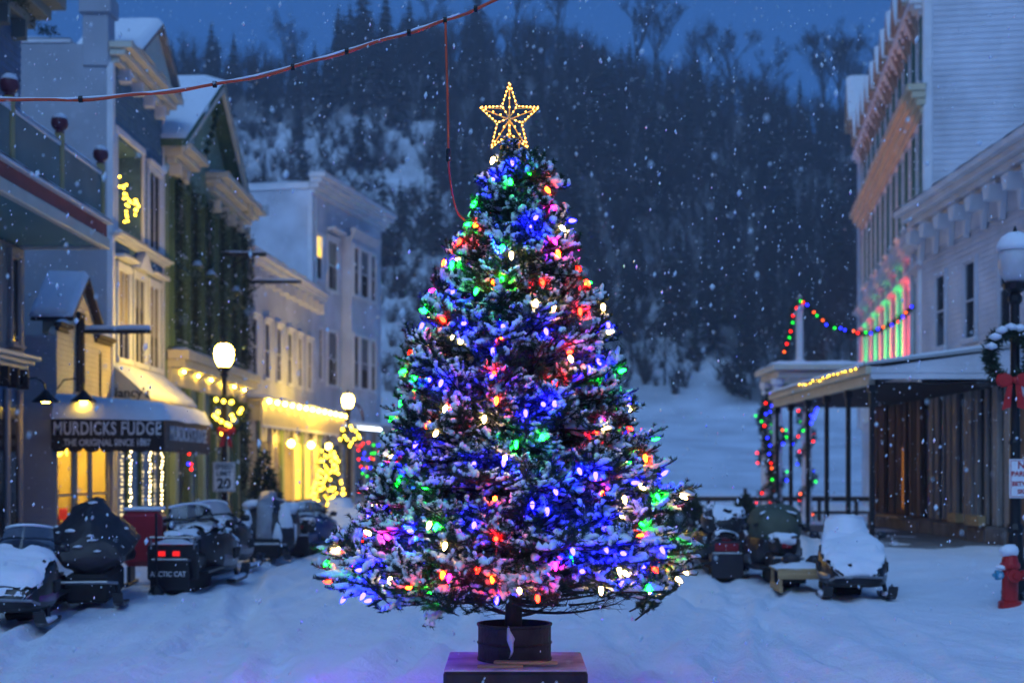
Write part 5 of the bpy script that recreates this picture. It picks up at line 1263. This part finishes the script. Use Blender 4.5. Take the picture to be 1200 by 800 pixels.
# bare lower branches
for i in range(15):
    r = random.Random(80+i); az = 2*math.pi*i/15 + r.uniform(-.15, .15); l = r.uniform(.85, 1.25); z0 = r.uniform(.74, 1.0)
    up = r.uniform(.02, .2); mb = MB(); pts = [Vector((l*f, .06*math.sin(f*3+i), up*f*f*l - .03*math.sin(f*3.1))) for f in np.linspace(0, 1, 8)]
    mb.tube(pts, [.017*(1-.75*k/7) for k in range(8)], 5)
    for k in range(16):
        f = r.uniform(.2, 1); p = pts[min(6, int(f*7))].lerp(pts[min(7, int(f*7)+1)], f*7 % 1); s_ = r.choice((-1, 1)); l2 = r.uniform(.1, .32)
        q = p + Vector((l2*.7, s_*l2*.6, r.uniform(-.03, .12))); mb.tube([p, p.lerp(q, .5)+Vector((0, 0, .01)), q], [.004, .003, .0015], 3)
        for m_ in range(3): e = q.lerp(p, r.random()*.6); mb.tube([e, e+Vector((r.uniform(0, .08), r.uniform(-.07, .07), r.uniform(-.04, .06)))], [.002, .001], 3)
    mb.build('bare_branch', 'twig', tree, (0, 0, z0), az, fix=False)

for i in range(14):
    q = random.uniform(4.15, 4.56); a = i*2.4; SPOTS.append(Vector((math.cos(a)*TR(q)*.9, math.sin(a)*TR(q)*.9, q)))
# ------------------------------------------------------------------ light strings on the tree
def c9(m): return wmesh(('c9', m), lambda: MB().lathe([(.011, .0), (.0155, -.010), (.018, -.022), (.0155, -.040), (.009, -.056), (.002, -.064)], 8).mesh('bulb', m, True))
socket = MB().lathe([(.0085, .022), (.010, .018), (.011, .0), (.009, -.004)], 8).mesh('socket', 'wire_green')
ORD = ['first', 'second', 'third', 'fourth', 'fifth', 'sixth', 'seventh', 'eighth', 'ninth', 'tenth', 'eleventh', 'twelfth', 'thirteenth', 'fourteenth', 'fifteenth', 'sixteenth', 'seventeenth', 'eighteenth']
NB = 25; NS = 14; tot = NB*NS
hs = np.linspace(.95, 4.5, 400); dens = np.array([TR(x)+.14 for x in hs]); cum = np.cumsum(dens); cum /= cum[-1]
az = 0.; prevh = None; items = []
for i in range(tot):
    u = 1-(i+.5)/tot; hh = float(np.interp(u, cum, hs)); Rt = TR(hh); az += .26/max(.16, Rt); items.append((hh, az))
pal = ['bulb_blue']*12 + ['bulb_red']*5 + ['bulb_orange']*4 + ['bulb_green']*6 + ['bulb_white']*6 + ['bulb_pink']*1
rb = random.Random(21)
for s_ in range(NS):
    seg = items[s_*NB:(s_+1)*NB]
    lab = f'{ORD[s_]} ring of coloured bulbs on the big tree, counting down from the star' if 0 < s_ < NS-1 else ('topmost ring of coloured bulbs on the big tree, just under the star' if s_ == 0 else 'lowest ring of coloured bulbs hanging along the bottom fringe of the big tree')
    t = thing('string_lights', lab, 'lights', (TX, TD, 0), 0, 'bulb strings on the big tree')
    wire = []
    for (hh, a) in seg:
        hh += rb.uniform(-.08, .08); q = TR(max(.84, hh)); tgt = Vector((q*math.cos(a), q*math.sin(a), hh))
        k = min(range(len(SPOTS)), key=lambda i: (SPOTS[i]-tgt).length_squared); p = SPOTS.pop(k); a = math.atan2(p.y, p.x); p = p + Vector((math.cos(a)*.035, math.sin(a)*.035, rb.uniform(-.05, .03)))
        wire.append(tuple(p+Vector((-.02*math.cos(a), -.02*math.sin(a), .015))))
        m_ = rb.choice(pal); tilt = R(rb.choice((rb.uniform(0, 45), rb.uniform(30, 130))))
        o = put('bulb', c9(m_), t, tuple(p), rot=(0, -tilt, a)); put('socket', socket, o)
    dense = []
    for p, q in zip(wire, wire[1:]):
        p, q = Vector(p), Vector(q)
        for f in (0, .33, .66): w_ = p.lerp(q, f); dense.append((w_.x*.95, w_.y*.95, w_.z-.02*math.sin(f*math.pi)))
    MB().tube(dense, .0035, 3).build('wire', 'wire_green', t, fix=False)

# ------------------------------------------------------------------ star
SX, SZ = px(597, TD, 140); SX = px(597, TD)
t = thing('tree_star', 'golden wire star with warm lights on top of the big tree', 'star', (SX, TD, SZ))
def ang(k): return R(90+36*k)
ov = [((.262 if k % 2 == 0 else .108)*math.cos(ang(k))*.96, (.262 if k % 2 == 0 else .108)*math.sin(ang(k))*1.12) for k in range(10)]
fr = MB()
for y in (-.035, .035): fr.tube([(x, y if k % 2 else 0, z) for k, (x, z) in enumerate(ov)], .0075, 5, closed=True)
for k, (x, z) in enumerate(ov): fr.tube([(0, -.05 if k % 2 else 0, 0), (x, -.035 if k % 2 else 0, z)], .0055, 4)
fr.build('frame', 'gold_frame', t)
MB().tube([(0, .01, .03), (0, .01, -.40)], .012, 8).build('pole', 'gold_frame', t)
MB().tube([(-.07, .01, -.24), (-.06, .0, -.16), (0, -.02, -.13), (.07, .0, -.16), (.08, .01, -.24)], .008, 5).build('cradle', 'gold_frame', t)
tiny = ball_mesh(.006, 'star_bulb', 6)
for k in range(10):
    a, b_ = ov[k], ov[(k+1) % 10]
    for f in (.05, .22, .39, .56, .73, .9): put('bulb', tiny, t, (a[0]+(b_[0]-a[0])*f, -.035, a[1]+(b_[1]-a[1])*f))
    for f in ((.3, .55, .8) if k % 2 == 0 else (.5, .85)): put('bulb', tiny, t, (a[0]*f, -.045, a[1]*f))
for k in range(7): put('bulb', tiny, t, (0, -.012, -.04-k*.045))

# ------------------------------------------------------------------ overhead cable and hanging cord
CP = [(-210, 96), (-80, 112), (0, 116), (80, 117), (150, 112), (220, 104), (300, 90), (370, 71), (430, 53), (490, 35), (530, 21), (580, 1), (660, -36), (800, -105), (1100, -270)]
W = [(px(x, 11.6, y)[0], 11.6, px(x, 11.6, y)[1]) for x, y in CP]
def spline(P, k=5):
    out = []
    for i in range(len(P)-1):
        p0, p1, p2, p3 = [Vector(P[max(0, min(len(P)-1, i+d))]) for d in (-1, 0, 1, 2)]
        for j in range(k):
            s = j/k; out.append(tuple(.5*((2*p1)+(-p0+p2)*s+(2*p0-5*p1+4*p2-p3)*s*s+(-p0+3*p1-3*p2+p3)*s**3)))
    out.append(tuple(P[-1])); return out
t = thing('overhead_cable', 'orange extension cord tied along a sagging overhead cable, dusted with snow', 'cable', W[0])
O = Vector(W[0]); sp = [Vector(p)-O for p in spline(W)]
MB().tube([p+Vector((0, .012, 0)) for p in sp], .006, 6).build('support_cable', 'black_iron', t, smooth=True)
MB().tube([p+Vector((0, .014*math.sin(i*.9), -.004+.006*math.cos(i*.9))) for i, p in enumerate(sp)], .0125, 6).build('cord', 'cord_orange', t, smooth=True)
MB().tube([p+Vector((0, .004, .012+.004*noise.noise(Vector((i*.7, 0, 0))))) for i, p in enumerate(sp[:52])], [.009+.005*noise.noise(Vector((i*.5, 3, 0))) for i in range(52)], 6).build('snow', 'snow_lump', t, smooth=True)
for i in (8, 16, 27, 33, 38, 44, 49, 53): p = sp[i]; MB().tube([p+Vector((-.015, 0, 0)), p+Vector((.015, 0, 0))], .028, 8).build('tie', 'black_iron', t)
HP = [(522, 27), (523.5, 80), (525, 130), (526, 184), (527, 205), (531, 232), (537, 252), (546, 262)]
W = [(px(x, 11.58, y)[0], 11.58-.02*i, px(x, 11.58, y)[1]) for i, (x, y) in enumerate(HP)]; O = Vector(W[0])
t = thing('hanging_cord', 'red extension cord hanging from the overhead cable into the tree', 'cord', W[0])
sp = [Vector(p)-O for p in spline(W)]
MB().tube(sp[:16], .011, 6).build('cord', 'cord_orange', t, smooth=True); MB().tube(sp[15:], .009, 6).build('lower_cord', 'cord_red', t, smooth=True)
p = sp[15]; MB().lathe([(.012, -.055), (.02, -.045), (.02, -.005), (.016, 0), (.02, .006), (.02, .045), (.012, .055)], 8, tuple(p)).build('plug', 'black_iron', t)

# ------------------------------------------------------------------ falling snow
def flakes(n, ylo, yhi, size, seed):
    g = np.random.default_rng(seed); D = ylo + (yhi-ylo)*g.random(n)**.65; X = g.uniform(-.42, .42, n)*D; Z = 1.95 + D*g.uniform(-.16, .36, n)
    ok = Z > .1; D, X, Z = D[ok], X[ok], Z[ok]; n = len(D)
    s = size*np.clip(g.lognormal(-.15, .42, n), .35, 1.9); ax = np.stack([g.normal(0, .12, n)+.12, g.normal(0, .1, n), np.ones(n)], 1)*(s*g.uniform(1.0, 2.2, n))[:,None]
    sx = np.zeros((n,3)); sx[:,0] = s; sy = np.zeros((n,3)); sy[:,1] = s; c = np.stack([X, D, Z], 1)
    V = np.stack([c+ax, c-ax, c+sx, c-sx, c+sy, c-sy], 1).reshape(-1, 3)
    t8 = np.array([(0,2,4),(0,4,3),(0,3,5),(0,5,2),(1,4,2),(1,3,4),(1,5,3),(1,2,5)]); T = (t8[None]+6*np.arange(n)[:,None,None]).reshape(-1, 3); return V, T
V0_, T0_ = flakes(140, 2.6, 6, .0045, 3); V1, T1 = flakes(8000, 5, 30, .0072, 1); V2, T2 = flakes(10000, 24, 80, .017, 2)
o = put('falling_snow', npmesh('falling_snow', np.concatenate([V1, V2, V0_]), np.concatenate([T1, T2+len(V1), T0_+len(V1)+len(V2)]), 'snow_lump'), kind='stuff'); tag(o, 'snowflakes drifting down all over the street', 'snow')

# ------------------------------------------------------------------ dusk air thick with snow
hb = MB().box(-345, 345, -66, 470, -3, 150).build('haze', [], kind='stuff')
hm = bpy.data.materials.new('snowy_air'); hm.use_nodes = True; t = hm.node_tree; t.nodes.clear()
ho = t.nodes.new('ShaderNodeOutputMaterial'); pv = t.nodes.new('ShaderNodeVolumePrincipled')
pv.inputs['Color'].default_value = (.85, .9, 1, 1); pv.inputs['Density'].default_value = .0010; pv.inputs['Anisotropy'].default_value = 0
t.links.new(pv.outputs[0], ho.inputs['Volume']); hb.data.materials.append(hm)
tag(hb, 'bluish haze of falling snow filling the dusk air', 'haze')
